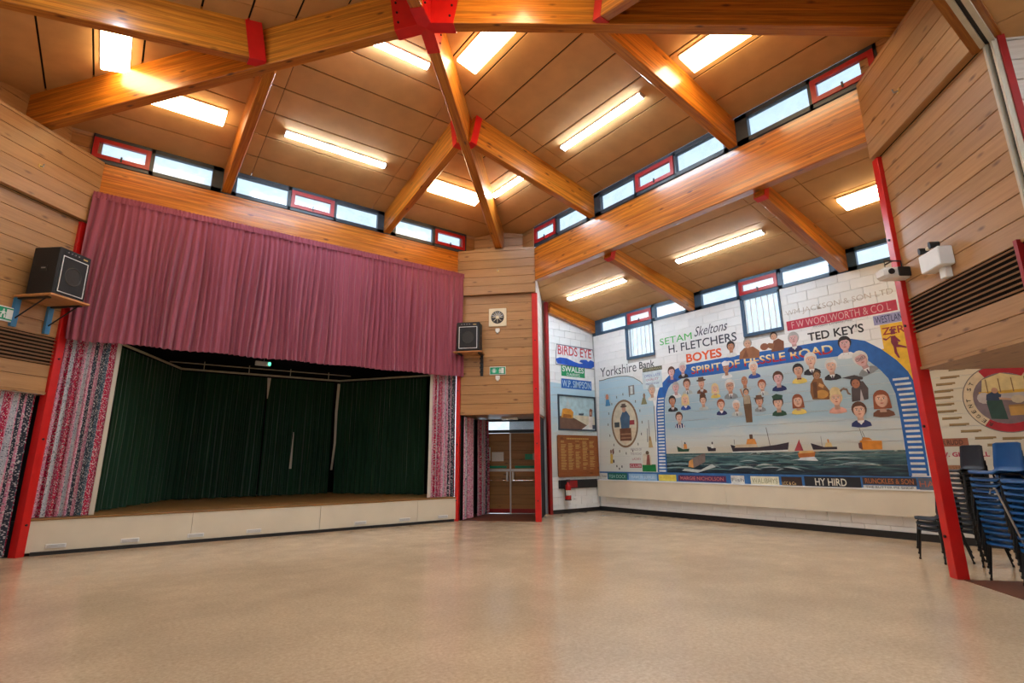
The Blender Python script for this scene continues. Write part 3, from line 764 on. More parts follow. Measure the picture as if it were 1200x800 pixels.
o = drape('patterned_curtain', 'floral striped curtain hanging to the floor at the far left opening', 'curtain', 'floral_cloth', [L2(1.42, .16), L2(2.12, .16)], .03, 2.68, 6, .05, 31, sub=9)
drape('patterned_curtain', 'floral striped curtain just right of the stage, at the front of the door lobby', 'curtain', 'floral_cloth', [C2(.16, .10), C2(.30, .75)], .03, 2.62, 5, .045, 41, sub=9)
drape('patterned_curtain', 'floral striped curtain deeper in the lobby, against the left door', 'curtain', 'floral_cloth', [C2(.34, 1.0), C2(.50, 1.85)], .03, 2.62, 5, .045, 51, sub=9)

# ================================================================ STAGE
st = thing('stage', 'low stage with cream front boards and brown wooden deck', 'stage', (3.3, 12.5, 0))
for a, b in ((-.86, 1.6), (1.605, 4.05), (4.055, 6.4), (6.405, 7.48)):
    part('front_panel', MB().box((a, 0, .05), (b, .03, .555)), 'cream_paint', st, F_STAGE)
part('stage_nosing', MB().bbox((-.84, -.015, .555), (7.48, .12, .59), .008), 'stage_deck', st, F_STAGE)
dk = part('deck', MB().box((-.80, .12, .52), (7.46, 4.6, .575)), 'joint_dark', st, F_STAGE)
for k in range(38):
    piece('deck_board', dk, F_STAGE @ Matrix.Rotation(-PI/2, 4, 'X'), -1.4, 8.2, -(.12+k*.118)-.115, -(.12+k*.118), .575, .01, 'stage_deck', 0) if False else link('deck_board', boxmesh('deck_board', 8.24, .114, .012, 'stage_deck', .0), dk, F_STAGE @ tr(3.33, .125+k*.118, .583))
mb = MB(); mb.box((-.88, 4.6, .0), (7.54, 4.7, 4.9)); mb.box((-.88, .22, .0), (-.82, 4.7, 4.9)); mb.box((7.48, .22, .0), (7.54, 4.7, 4.9)); mb.box((-.88, .22, 4.85), (7.54, 4.7, 4.95)); mb.box((-.9, .21, 3.95), (7.6, .24, 6.3)); mb.box((-1.2, .08, 0), (-.82, .2, .56))
struct('wall_stage', mb, 'black_wall', F_STAGE)
for k, x in enumerate((-0.398, 0.646, 1.690, 2.725, 4.972, 6.067, 7.111)):
    words = ['first', 'second', 'third', 'fourth', 'fifth', 'sixth', 'seventh']
    v = thing('vent_cover', 'white vent plate low on the cream stage front, %s from the left' % words[k], 'vent', F_STAGE @ tr(x, 0, .13), 'vent plates along the stage front')
    part('plate', MB().bbox((x-.14, -.012, .10), (x+.14, 0, .17), .004), 'white_plastic', v, F_STAGE)
    for j in range(3): link('slot', boxmesh('slot', .24, .004, .006, 'grey_metal'), v, F_STAGE @ tr(x, -.014, .118+j*.016))
# green curtains on a U-shaped rail
zr = 3.86
rl = thing('stage_curtain_rail', 'cream U shaped curtain rail over the green stage curtains', 'rail', (3.3, 14.5, zr))
part('rail', MB().tube([(.0, 13.35, zr), (1.4, 16.30, zr), (5.55, 16.25, zr), (7.30, 13.75, zr)], .028, 6), 'track_cream', rl)
part('rear_rail', MB().tube([(1.1, 16.1, zr+.13), (5.8, 16.0, zr+.13)], .016, 6), 'track_cream', rl)
for k in range(4): link('rail_hanger', boxmesh('rail_hanger', .02, .02, .24, 'track_cream'), rl, tr(1.9+k*1.1, 16.2, zr+.10))
G = [('green stage curtain along the left wing', [(.05, 13.5), (.75, 14.9), (1.42, 16.25)], 17, 61, 3.80),
     ('green back curtain at the left of the stage', [(1.42, 16.25), (3.52, 16.35)], 15, 62, 3.80),
     ('green back curtain at the middle of the stage', [(3.56, 16.35), (5.42, 16.3)], 13, 63, 3.80),
     ('green stage curtain along the right wing', [(5.56, 16.2), (6.4, 15.1), (7.25, 13.85)], 19, 64, 3.80)]
for lb, path, nf, sd, z1 in G:
    drape('stage_curtain', lb, 'curtain', 'green_cloth', path, .60, z1, nf, .07, sd, sub=7, hem=.01)
# pale slivers of lining where the green curtains part
for lb, pts, w0, w1 in (('tall pale strip of curtain lining showing at the right gap', [(5.50, 16.12, 3.75), (5.47, 16.1, 2.9), (5.49, 16.1, 2.0), (5.44, 16.1, 1.25)], .045, .03),
                    ('short pale strip of lining at the top of the middle gap', [(3.54, 16.2, 3.78), (3.54, 16.2, 3.2)], .05, .012),
                    ('short pale strip of lining low in the middle curtain', [(4.33, 16.2, 2.3), (4.32, 16.2, 1.3)], .012, .035)):
    t = thing('lining_strip', lb, 'lining', pts[-1]); mb = MB()
    for i in range(len(pts)-1):
        a, b = pts[i], pts[i+1]; n = len(pts)-1
        wa = w0+(w1-w0)*i/n; wb = w0+(w1-w0)*(i+1)/n
        mb.poly([(a[0]-wa, a[1], a[2]), (b[0]-wb, b[1], b[2]), (b[0]+wb, b[1]+.01, b[2]), (a[0]+wa, a[1]+.01, a[2])])
    part('cloth_strip', mb, 'lining', t)
t = thing('stage_exit_sign', 'small lit green and white exit sign hung above the stage', 'sign', (3.15, 15.4, 4.05))
part('sign_body', MB().bbox((2.98, 15.40, 3.98), (3.36, 15.46, 4.10), .01), 'white_plastic', t)
part('sign_lamp', MB().box((3.30, 15.39, 4.0), (3.365, 15.402, 4.08)), 'exit_glow', t)
part('hanger', MB().tube([(3.2, 15.45, 4.1), (3.2, 15.45, 4.85)], .008, 6), 'grey_metal', t)

# ================================================================ DOUBLE DOORS
dr = struct('door_1', None, None, F_C)
FD = F_C @ tr(0, 1.96, 0)
part('door_frame', MB().box((.14, -.02, 0), (.19, .06, 2.66)).box((2.05, -.02, 0), (2.1, .06, 2.66)).box((.19, -.02, 2.27), (2.05, .06, 2.36)).box((.19, -.02, 2.60), (2.05, .06, 2.66)), 'slate_frame', dr, FD)

part('transom_pane', MB().box((.27, .01, 2.37), (1.98, .015, 2.59)), 'glass', dr, FD)
for i, (a, b) in enumerate(((.20, 1.11), (1.13, 2.04))):
    lf = part('door_leaf', MB().box((a, .02, .02), (b, .05, 2.26)), 'joint_dark', dr, FD)
    for k in range(9):
        link('board', boxmesh('door_board', b-a, .012, .244, 'door_wood', .004), lf, FD @ tr((a+b)/2, .008, .145+k*.249))
    part('kick_plate', MB().box((a, .0, .03), (b, .007, .14)), 'red_dark', lf, FD)
    part('door_rail', MB().box((a, -.01, 1.17), (b, .006, 1.24)), 'grey_metal', lf, FD)
    pb = part('push_bar', MB().tube([(a+.08, -.10, .92), (b-.08, -.10, .92)], .014, 8), 'chrome', lf, FD)
    part('bar_bracket', MB().box((a+.05, -.11, .90), (a+.10, .006, 1.16)), 'grey_metal', pb, FD)
    part('bar_bracket', MB().box((b-.10, -.11, .90), (b-.05, .006, 1.16)), 'grey_metal', pb, FD)
    part('push_sign', MB().box((a+.12, -.004, 1.26), (b-.10, .007, 1.33)), 'green_sign', lf, FD)
part('astragal', MB().box((1.10, -.02, .0), (1.14, .02, 2.27)), 'grey_metal', dr, FD)
n1 = part('notice', MB().box((.28, -.004, 1.48), (.53, .006, 1.86)), 'paper', dr, FD, label='portrait paper notice')
n2 = part('notice', MB().box((.57, -.004, 1.46), (.92, .006, 1.72)), 'paper', dr, FD, label='landscape paper notice')
part('green_notice', MB().box((1.55, -.004, 1.50), (1.78, .006, 1.66)), 'green_sign', dr, FD)
part('white_notice', MB().box((1.78, -.004, 1.49), (1.88, .006, 1.68)), 'paper', dr, FD)

# ================================================================ SPEAKERS AND SHELVES
def speaker(label, m, W, H, D):
    """front face looks along local -y, base at z=0"""
    t = thing('loudspeaker', label, 'speaker', m)
    part('cabinet', MB().bbox((-W/2, -D, .015), (W/2, 0, H), .018), 'speaker_black', t, m)
    g0, g1 = .10*H, .84*H; a = W*.40
    gr = part('grille', MB().box((-a, -D-.008, g0), (a, -D, g1)), 'grille', t, m)
    e = .012
    mb = MB(); y0, y1 = -D-.016, -D
    mb.box((-a, y0, g0), (a, y1, g0+e)); mb.box((-a, y0, g1-e), (a, y1, g1)); mb.box((-a, y0, g0+e), (-a+e, y1, g1-e)); mb.box((a-e, y0, g0+e), (a, y1, g1-e))
    part('white_piping', mb, 'white_plastic', gr, m)
    R = W*.27; zc = (g0+g1)/2; mb = MB(); N = 28
    def ring(r, y): return [(r*math.cos(2*PI*k/N), y, zc+r*math.sin(2*PI*k/N)) for k in range(N)]
    rs = [ring(R, -D-.010), ring(R*.93, -D-.020), ring(R*.85, -D-.010), ring(R*.35, -D-.009)]
    i = 0
    for r_ in rs: mb.v += r_
    for j in range(3):
        for k in range(N): mb.f.append((j*N+k, j*N+(k+1) % N, (j+1)*N+(k+1) % N, (j+1)*N+k)); mb.fm.append(0); mb.fc.append(None)
    mb.f.append(tuple(3*N+k for k in range(N))); mb.fm.append(0); mb.fc.append(None)
    part('speaker_cone', mb, 'speaker_cone', gr, m)
    pn = part('control_panel', MB().box((-a*.9, -D-.006, .885*H), (a*.9, -D, .965*H)), 'black', t, m)
    for k in range(4):
        link('knob', _knob(), pn, m @ tr(-a*.7+k*.07, -D-.006, .925*H))
    part('badge', MB().box((a*.55, -D-.010, .90*H), (a*.9, -D-.006, .925*H)), 'gold', pn, m)
    for s in (-1, 1):
        part('side_handle', MB().box((s*W/2-.008, -D*.62, H*.50), (s*W/2+.008, -D*.38, H*.62)), 'black', t, m)
        part('handle_plate', MB().box((s*W/2-.010, -D*.58, H*.55), (s*W/2+.010, -D*.42, H*.575)), 'grey_metal', t, m)
    for sx in (-1, 1):
        for sy in (.05, D-.05): part('foot', MB().box((sx*(W/2-.05)-.02, -sy-.02, 0), (sx*(W/2-.05)+.02, -sy+.02, .016)), 'black', t, m)
    return t
_k = []
def _knob():
    if not _k: _k.append(MB().tube([(0, 0, 0), (0, -.015, 0)], .011, 8).mesh('knob', 'grey_metal'))
    return _k[0]
# corner shelf by the stage
m = F_L @ tr(1.62, 0, 4.215)
sh = thing('speaker_shelf', 'wooden shelf on blue uprights holding the loudspeaker at the left wall', 'shelf', m)
part('shelf_board', MB().bbox((-.36, -.74, -.035), (.36, 0, 0), .006), 'shelf_wood', sh, m)
for s in (-.27, .30):
    part('upright', MB().box((s-.045, -.035, -.52), (s+.045, .02, -.035)), 'blue_bracket', sh, m)
    part('bracket', MB().box((s-.03, -.62, -.06), (s+.03, -.0, -.035)).tube([(s, -.56, -.05), (s, -.03, -.38)], .012, 6), 'black', sh, m)
speaker('black loudspeaker with white piping on the shelf at the left wall', F_L @ tr(1.66, -.10, 4.217) @ rz(.06), .62, .86, .50)
m = F_C @ tr(.36, 0, 4.30)
sh = thing('speaker_shelf', 'wooden shelf on black brackets left of the fan grille, beside the maroon curtain', 'shelf', m)
part('shelf_board', MB().bbox((-.40, -.44, -.035), (.38, 0.02, 0), .006), 'shelf_wood', sh, m)
for s in (-.25, .30):
    part('bracket', MB().box((s-.035, -.40, -.07), (s+.035, .02, -.036)).box((s-.035, -.05, -.62), (s+.035, .02, -.07)), 'black', sh, m)
    for k in range(4): part('bracket_notch', MB().box((s-.045, -.075, -.18-k*.12), (s+.045, -.05, -.13-k*.12)), 'black', sh, m)
speaker('black loudspeaker with white piping on the shelf between curtain and fan grille', F_C @ tr(.35, .0, 4.302), .62, .80, .36)

# ================================================================ WALL FITTINGS
m = F_C @ tr(1.09, .02, 5.29)
t = thing('fan_grille', 'square cream wall fan with black round grille on the boarded corner', 'fan', m)
part('fan_plate', MB().bbox((-.245, -.035, -.255), (.245, 0, .255), .01), 'cream_plastic', t, m)
def disc(r, y, n=24, r0=0):
    return [(r*math.cos(2*PI*k/n), y, r*math.sin(2*PI*k/n)) for k in range(n)]
mb = MB(); mb.poly(disc(.18, -.037)[::1]); part('fan_opening', mb, 'black', t, m)
for k in range(8):
    a = k*PI/4; link('fan_spoke', boxmesh('fan_spoke', .30, .008, .012, 'cream_plastic') if k < 4 else boxmesh('fan_spoke', .10, .008, .03, 'grey_metal'), t, m @ Matrix.Rotation(a if k < 4 else a+.4, 4, 'Y') @ tr(0 if k < 4 else .11, -.048 if k < 4 else -.044, 0))
mb = MB(); mb.tube([(0, -.035, 0), (0, -.06, 0)], .045, 12); part('fan_hub', mb, 'cream_plastic', t, m)
def sensor(label, F, x, z, y=.02, s=1.0):
    m = F @ tr(x, y, z); t = thing('sensor', label, 'sensor', m)
    part('sensor_body', MB().bbox((-.06*s, -.05*s, -.05*s), (.06*s, 0, .05*s), .012), 'white_plastic', t, m)
    part('sensor_eye', MB().tube([(0, -.03*s, -.05*s), (0, -.05*s, -.09*s)], [.04*s, .03*s], 10), 'white_plastic', t, m)
sensor('small white sensor under the fan grille', F_C, 1.09, 4.93)
sensor('small white sensor under the green exit sign on the boarded corner', F_C, 1.09, 3.63)
def hook(label, F, x, z):
    m = F @ tr(x, -.09, z); t = thing('wall_hook', label, 'hook', m)
    part('hook_plate', MB().bbox((-.035, -.012, -.035), (.035, 0, .035), .006), 'gold', t, m)
    part('hook_arm', MB().tube([(0, -.01, 0), (0, -.07, -.02), (.0, -.08, .03)], .012, 8), 'grey_metal', t, m)
hook('small brass fitting on the fascia of the far corner', F_C, 1.12, 6.60)
hook('small brass fitting on the fascia of the left corner', F_L, 1.17, 6.52)
hook('small brass fitting on the fascia of the right corner', F_R, .96, 6.42)

# ---- lettering: font outlines turned into flat print
def text_mesh(txt, w, h, mat, col=None, shear=0, bold=0, spacing=1.0, t=.0, name='lettering', align='l'):
    cu_ = bpy.data.curves.new('txt', 'FONT'); cu_.body = txt; cu_.shear = shear; cu_.offset = bold; cu_.space_character = spacing; cu_.resolution_u = 3
    o = bpy.data.objects.new('txt', cu_); C.objects.link(o)
    dg = bpy.context.evaluated_depsgraph_get(); me = bpy.data.meshes.new_from_object(o.evaluated_get(dg)); bpy.data.objects.remove(o); bpy.data.curves.remove(cu_)
    xs_ = [v.co.x for v in me.vertices]; ys_ = [v.co.y for v in me.vertices]; x0, x1, y0, y1 = min(xs_), max(xs_), min(ys_), max(ys_)
    for v in me.vertices:
        x = (v.co.x-x0)/(x1-x0)*w; z = (v.co.y-y0)/(y1-y0)*h; v.co = (x, -t, z)
    me.materials.clear(); me.materials.append(MT[mat])
    if mat == 'paint':
        for a_ in list(me.color_attributes): me.color_attributes.remove(a_)
        ca = me.color_attributes.new('paint', 'FLOAT_COLOR', 'CORNER')
        for d in ca.data: d.color = (*col, 1)
    me.name = name
    return me
# text meshes are built flat in x/z and shown by a frame; normals may face either way
def write(parent, F, txt, x0, x1, z0, z1, y, col, mat='paint', **k):
    return link('lettering', text_mesh(txt, x1-x0, z1-z0, mat, col, **k), parent, F @ tr(x0, y, z0))
def rect(parent, F, name, x0, x1, z0, z1, y, col, t=.001, mat='paint', label=None):
    mb = MB(); mb.poly([(x0, y, z0), (x1, y, z0), (x1, y, z1), (x0, y, z1)], 0, col)
    return part(name, mb, mat, parent, F, label=label)

WHITE = (.80, .80, .80); GREEN = (0, .30, .12)
def exit_sign(label, F, x, z, w, h, y):
    m = F @ tr(x, y, z); t = thing('exit_sign', label, 'sign', m)
    part('sign_board', MB().bbox((-w/2, -.03, -h/2), (w/2, 0, h/2), .005), 'white_plastic', t, m)
    rect(t, m, 'green_field', -w*.47, w*.47, -h*.42, h*.42, -.032, (0, .30, .14))
    mb = MB(); Y = -.034; wc = (.75, .78, .75)
    # arrow in a disc at the left, running figure and door at the right
    cx = -w*.22; r = h*.30; N = 16
    mb.poly([(cx+r*math.cos(2*PI*k/N), Y, r*math.sin(2*PI*k/N)) for k in range(N)], 0, (.25, .55, .42))
    mb.poly([(cx-r*.25, Y-.001, r*.8), (cx-r*.25, Y-.001, -.0), (cx+r*.25, Y-.001, -.0), (cx+r*.25, Y-.001, r*.8)], 0, wc)
    mb.poly([(cx-r*.6, Y-.001, 0), (cx, Y-.001, -r*.85), (cx+r*.6, Y-.001, 0)], 0, wc)
    dx = w*.22; mb.poly([(dx, Y, -h*.33), (dx+w*.16, Y, -h*.33), (dx+w*.16, Y, h*.33), (dx, Y, h*.33)], 0, wc)
    px = dx-w*.07
    for a, b, c, d in ((-.02, .02, .18, .30), (-.035, .035, -.05, .16), (-.06, -.02, -.32, -.05), (.02, .06, -.30, -.05), (-.08, -.03, .03, .09), (.03, .09, .03, .09)):
        mb.poly([(px+a*w, Y, c*h), (px+b*w, Y, c*h), (px+b*w, Y, d*h), (px+a*w, Y, d*h)], 0, wc)
    part('pictogram', mb, 'paint', t, m)
exit_sign('green exit sign on the boarded corner between speaker and red post', F_C, 1.09, 3.815, .44, .22, .02)
exit_sign('green exit sign at the far left edge, above the warm-air grille', F_L, 1.06, 3.87, .66, .24, .0)

# twin-spot emergency light and projector on the right corner
m = F_R @ tr(.98, .02, 3.72) @ Matrix.Scale(.86, 4)
t = thing('emergency_light', 'white box emergency light with two lamps above the right warm-air grille', 'emergency light', m)
part('light_box', MB().bbox((-.26, -.20, .10), (.22, 0, .38), .012), 'white_plastic', t, m)
part('junction_box', MB().bbox((-.02, -.10, -.06), (.12, 0, .10), .01), 'white_plastic', t, m)
for s in (-.16, .10):
    mb = MB(); mb.tube([(s, -.12, .38), (s, -.12, .44)], .015, 8); hd = part('lamp_arm', mb, 'black', t, m)
    part('lamp_head', MB().tube([(s-.02, -.08, .46), (s-.05, -.20, .45)], [.035, .055], 12), 'black', hd, m)
part('lamp_bar', MB().bbox((-.16, -.14, .44), (.10, -.09, .49), .01), 'cream_plastic', t, m)
m = frame((8.90, 2.70, 4.03), (.806, -.592), (.592, .806)) @ Matrix.Scale(.80, 4)
t = thing('projector', 'small white projector with black front on a wall bracket by the right red post', 'projector', m)
part('projector_body', MB().bbox((-.34, -.30, -.10), (.30, .0, .10), .05), 'white_plastic', t, m)
part('projector_front', MB().bbox((-.12, -.325, -.085), (.30, -.295, .085), .012), 'black', t, m)
part('lens', MB().tube([(-.24, -.29, 0), (-.24, -.33, 0)], .05, 14), 'black', t, m)
part('bracket', MB().tube([(-.20, -.12, .09), (-.20, -.12, .26), (.10, -.12, .26), (.10, -.12, .09)], .014, 6).tube([(-.05, -.12, .26), (-.05, .08, .26)], .014, 6), 'black', t, m)
part('wall_plate', MB().bbox((.30, -.04, -.16), (.42, .10, .20), .01), 'white_plastic', t, m)
part('cable', MB().tube([(.30, -.06, .1), (.45, .07, .12), (.62, .08, .06), (.78, .09, -.05)], .008, 6), 'white_plastic', t, m)

# ---- fittings on the bay side wall
m = F_BAY @ tr(11.62, 0, 2.20)
t = thing('honours_board', 'dark wooden honours board with columns of gold names below the framed picture', 'board', m)
hx0, hx1 = 10.72, 12.36
part('board_panel', MB().bbox((hx0, -.045, 1.02), (hx1, -.006, 2.18), .01), 'honours_wood', t, F_BAY)
fr = MB(); e = .05
fr.box((hx0, -.06, 1.0), (hx1, -.044, 1.0+e)); fr.box((hx0, -.06, 2.2-e), (hx1, -.044, 2.2)); fr.box((hx0, -.06, 1.05), (hx0+e, -.044, 2.15)); fr.box((hx1-e, -.06, 1.05), (hx1, -.044, 2.15)); fr.box((hx0+.08, -.055, 1.13), (hx1-.08, -.044, 1.15))
part('board_moulding', fr, 'honours_wood', t, F_BAY)
rn = random.Random(4); mb = MB()
for cidx in range(5):
    x0 = hx0+.12+cidx*.29
    for k in range(24):
        z = 2.02-k*.035
        if rn.random() < .08: continue
        mb.box((x0, -.047, z), (x0+rn.uniform(.12, .22), -.045, z+.012))
part('gold_names', mb, 'gold', t, F_BAY, kind='stuff')
write(t, F_BAY, 'ROLL OF HONOUR', hx0+.35, hx1-.35, 2.075, 2.125, -.047, (.6, .4, .12)) if False else None
mb = MB()
for k in range(14): mb.box((hx0+.36+k*.065, -.047, 2.08), (hx0+.36+k*.065+.045, -.045, 2.115))
part('gold_heading', mb, 'gold', t, F_BAY)

t = thing('dado_trunking', 'black wall trunking between the honours board and the extinguisher', 'trunking', F_BAY @ tr(11.6, 0, .8))
part('trunking_body', MB().bbox((10.74, -.07, .68), (12.34, 0, .92), .01), 'black', t, F_BAY)
part('red_plate', MB().box((11.02, -.075, .70), (11.42, -.07, .90)), 'red_dark', t, F_BAY)
m = F_BAY @ tr(10.98, -.14, .36)
t = thing('fire_extinguisher', 'red fire extinguisher hanging on the white side wall beside the red post', 'extinguisher', m)
prof = [(0, .0), (.085, .0), (.09, .02), (.09, .36), (.075, .42), (.035, .46), (.03, .50), (0, .50)]
mb = MB(); N = 20
for r_, z_ in prof: mb.v += [(max(r_, .001)*math.cos(2*PI*k/N), max(r_, .001)*math.sin(2*PI*k/N), z_) for k in range(N)]
for j in range(len(prof)-1):
    for k in range(N): mb.f.append((j*N+k, j*N+(k+1) % N, (j+1)*N+(k+1) % N, (j+1)*N+k)); mb.fm.append(0); mb.fc.append(None)
part('cylinder', mb, 'extinguisher_red', t, m, smooth=True)
part('base_ring', MB().tube([(0, 0, 0), (0, 0, .03)], .093, 20), 'black', t, m)
part('handle', MB().bbox((-.06, -.02, .50), (.08, .02, .53), .006).bbox((-.05, -.018, .55), (.09, .018, .575), .006), 'black', t, m)
part('hose', MB().tube([(-.04, 0, .50), (-.12, -.01, .46), (-.13, -.02, .30), (-.115, -.02, .10)], .013, 8), 'black', t, m)
part('label_band', MB().tube([(0, 0, .14), (0, 0, .28)], .0915, 20, cap=False), 'paper', t, m)
part('wall_bracket', MB().box((-.03, .08, .30), (.03, .14, .50)), 'black', t, m)
t = thing('wall_socket', 'small white socket low on the side wall of the mural bay', 'socket', F_BAY @ tr(11.36, 0, .38))
part('socket_plate', MB().bbox((11.28, -.02, .34), (11.44, 0, .42), .006), 'white_plastic', t, F_BAY)
part('socket_switch', MB().box((11.33, -.026, .37), (11.36, -.02, .39)), 'grey_metal', t, F_BAY)

# ================================================================ CHAIRS
def shell_mesh(mat):
    """one-piece moulded seat and back; faces local -y"""
    prof = [(-.215, .425), (-.20, .440), (-.15, .447), (-.05, .440), (.06, .432), (.13, .436), (.175, .46), (.198, .52), (.212, .62), (.226, .72), (.235, .80), (.236, .815)]
    nx = 9; mb = MB()
    for k, (y, z) in enumerate(prof):
        wid = .205 if k < 7 else .205-.004*(k-7)
        if k in (0,): wid = .175
        if k == len(prof)-1: wid = .15
        for i in range(nx):
            s = -1+2*i/(nx-1)
            lift = .018*abs(s)**3 if 1 <= k <= 6 else 0; fwd = -.03*abs(s)**2.2 if k > 6 else 0
            mb.v.append((s*wid, y+fwd, z+lift))
    for k in range(len(prof)-1):
        for i in range(nx-1): mb.f.append((k*nx+i, k*nx+i+1, (k+1)*nx+i+1, (k+1)*nx+i)); mb.fm.append(0); mb.fc.append(None)
    bm = bmesh.new(); me0 = mb.mesh('tmp', mat); bm.from_mesh(me0); bpy.data.meshes.remove(me0)
    bmesh.ops.recalc_face_normals(bm, faces=bm.faces)
    bmesh.ops.solidify(bm, geom=bm.faces[:], thickness=.009)
    out = MB(); out.add(bm); return out.mesh('seat_shell', mat)
def leg_mesh(sx, front):
    r = .0115
    if front: pts = [(sx*.185, -.14, .425), (sx*.195, -.165, .405), (sx*.225, -.215, .02), (sx*.226, -.217, 0)]
    else: pts = [(sx*.185, .10, .425), (sx*.195, .125, .40), (sx*.225, .215, .02), (sx*.226, .217, 0)]
    mb = MB().tube(pts, r, 7); mb.tube([pts[-1], (pts[-1][0], pts[-1][1], .03)], .015, 7); return mb.mesh('leg', 'leg_black')
_fm = MB().tube([(-.185, -.14, .425), (-.185, .10, .425)], .011, 6).tube([(.185, -.14, .425), (.185, .10, .425)], .011, 6).tube([(-.185, .08, .42), (.185, .08, .42)], .011, 6).mesh('seat_frame', 'leg_black')
LEG = {(sx, f): leg_mesh(sx, f) for sx in (-1, 1) for f in (0, 1)}
def make_chair(mat):
    t = link('stacking_chair', None)
    link('seat_shell', shell_mesh(mat), t, smooth=True); link('seat_frame', _fm, t)
    for k in LEG: link('leg', LEG[k], t)
    t['category'] = 'chair'
    return t
proto = {'blue': make_chair('blue_plastic'), 'navy': make_chair('navy_plastic')}
used = {'blue': 0, 'navy': 0}
def place_chair(kind, x, y, z, rot, label, group):
    src = proto[kind]
    if not used[kind]: o = src; used[kind] = 1
    else:
        o = src.copy(); C.objects.link(o)
        for ch in list(src.children):
            c = ch.copy(); C.objects.link(c); c.parent = o
    o.matrix_basis = tr(x, y, z) @ rz(rot); o['label'] = label; o['group'] = group
    return o
rc_ = random.Random(9)
FACE = math.atan2(.55, -.83)+PI/2      # chairs face across the hall
ORD = ['topmost', 'second from the top', 'third from the top', 'fourth from the top', 'fifth from the top', 'sixth from the top', 'seventh from the top', 'eighth from the top', 'ninth from the top', 'tenth from the top', 'third from the bottom', 'second from the bottom', 'lowest']
def stack(kind, x, y, n, dz, base, what, where, group, lean=(0, 0), z_gap_top=0):
    for k in range(n):
        top = k == n-1
        z = base+k*dz+(z_gap_top if top else 0)
        place_chair(kind, x+lean[0]*k+rc_.uniform(-.006, .006), y+lean[1]*k+rc_.uniform(-.006, .006), z, FACE+rc_.uniform(-.03, .03), '%s, %s of the %s' % (what, ('lowest' if k == 0 else 'second from the bottom' if k == 1 and n > 3 else ORD[n-1-k]), where), group)
stack('blue', 9.22, 2.04, 13, .070, 0, 'blue plastic chair', 'stack behind the red post', 'chairs in the nearer blue stack', lean=(-.004, .003), z_gap_top=.02)
stack('navy', 10.42, 2.72, 13, .071, 0, 'dark navy plastic chair', 'tall dark stack', 'chairs in the dark stack', lean=(-.003, .002))
stack('blue', 8.74, 1.62, 12, .070, 0, 'blue plastic chair', 'stack at the right picture edge', 'chairs in the stack at the picture edge', lean=(-.004, .003))
stack('navy', 10.28, 3.12, 3, .075, 0, 'dark plastic chair', 'low stack left of the red post', 'chairs in the low stack left of the red post')
t = thing('trolley_handle', 'thin grey metal handle rod leaning in front of the blue chairs', 'rod', (8.1, 1.95, 0))
part('rod', MB().tube([(8.47, 2.02, 1.07), (8.48, 2.01, 1.12), (8.53, 1.97, 1.12), (8.66, 1.86, .55), (8.75, 1.80, .02)], .012, 8), 'grey_metal', t)
# ================================================================ THE MURAL (flat paint on the blocks)
# coordinates: x along the wall from its left corner, z height, both metres on the wall plane
mur = thing('mural', 'large painted mural of faces, ships and shop names on the white block wall', 'mural', F_MURAL @ tr(4, 0, 1))
def cut_courses(mb, ys=False):
    """open the paint along the block courses"""
    return mb
def shape(parent, F, name, polys, y, mat='paint', label=None, cut=False):
    """polys: list of (points, colour); one flat painted piece, opened along the block courses when cut"""
    mb = MB()
    st_ = .00025 if len(polys) < 40 else .00001
    for i, (pts, col) in enumerate(polys): mb.poly([(a, y-st_*i, b) for a, b in pts], 0, col)
    me = mb.mesh(name, mat)
    if cut:
        bm = bmesh.new(); bm.from_mesh(me); zs_ = [v.co.z for v in bm.verts]; lo, hi = min(zs_), max(zs_)
        k = math.ceil(lo/COURSE)
        while k*COURSE < hi:
            for dz in (-.004, .004):
                bmesh.ops.bisect_plane(bm, geom=bm.verts[:]+bm.edges[:]+bm.faces[:], plane_co=(0, 0, k*COURSE+dz), plane_no=(0, 0, 1))
            k += 1
        dead = [f for f in bm.faces if abs((f.calc_center_median().z/COURSE)-round(f.calc_center_median().z/COURSE))*COURSE < .0035]
        bmesh.ops.delete(bm, geom=dead, context='FACES'); bm.to_mesh(me); bm.free()
    return link(name, me, parent, F, label)
def ell(cx, cz_, rx, rz_, n=16, a0=0, a1=2*PI, rot=0):
    out = []
    for k in range(n if a1-a0 > 6.2 else n+1):
        a = a0+(a1-a0)*k/n; x = rx*math.cos(a); z = rz_*math.sin(a)
        out.append((cx+x*math.cos(rot)-z*math.sin(rot), cz_+x*math.sin(rot)+z*math.cos(rot)))
    return out
def R4(x0, x1, z0, z1): return [(x0, z0), (x1, z0), (x1, z1), (x0, z1)]
BLUE = (.015, .12, .42); LB = (.40, .58, .68)
outer = [(2.218, 1.143), (2.278, 2.127), (2.312, 2.829), (2.373, 3.181), (2.434, 3.354), (2.537, 3.511), (2.678, 3.614), (3.003, 3.858), (3.359, 3.949), (4.343, 3.964), (5.272, 3.970), (6.166, 3.955), (7.043, 3.958), (7.504, 3.915), (7.753, 3.826), (8.022, 3.606), (8.250, 3.346), (8.399, 3.106), (8.460, 2.916), (8.476, 2.459), (8.452, 1.967), (8.433, 1.156)]
inner = [(2.530, 1.125), (2.556, 2.002), (2.592, 2.691), (2.629, 3.086), (2.702, 3.255), (2.788, 3.400), (2.881, 3.483), (3.269, 3.601), (3.431, 3.593), (4.177, 3.578), (5.004, 3.588), (6.061, 3.604), (6.814, 3.598), (7.248, 3.587), (7.502, 3.548), (7.746, 3.421), (7.937, 3.201), (8.051, 3.015), (8.126, 2.704), (8.133, 2.323), (8.130, 1.901), (8.109, 1.150)]
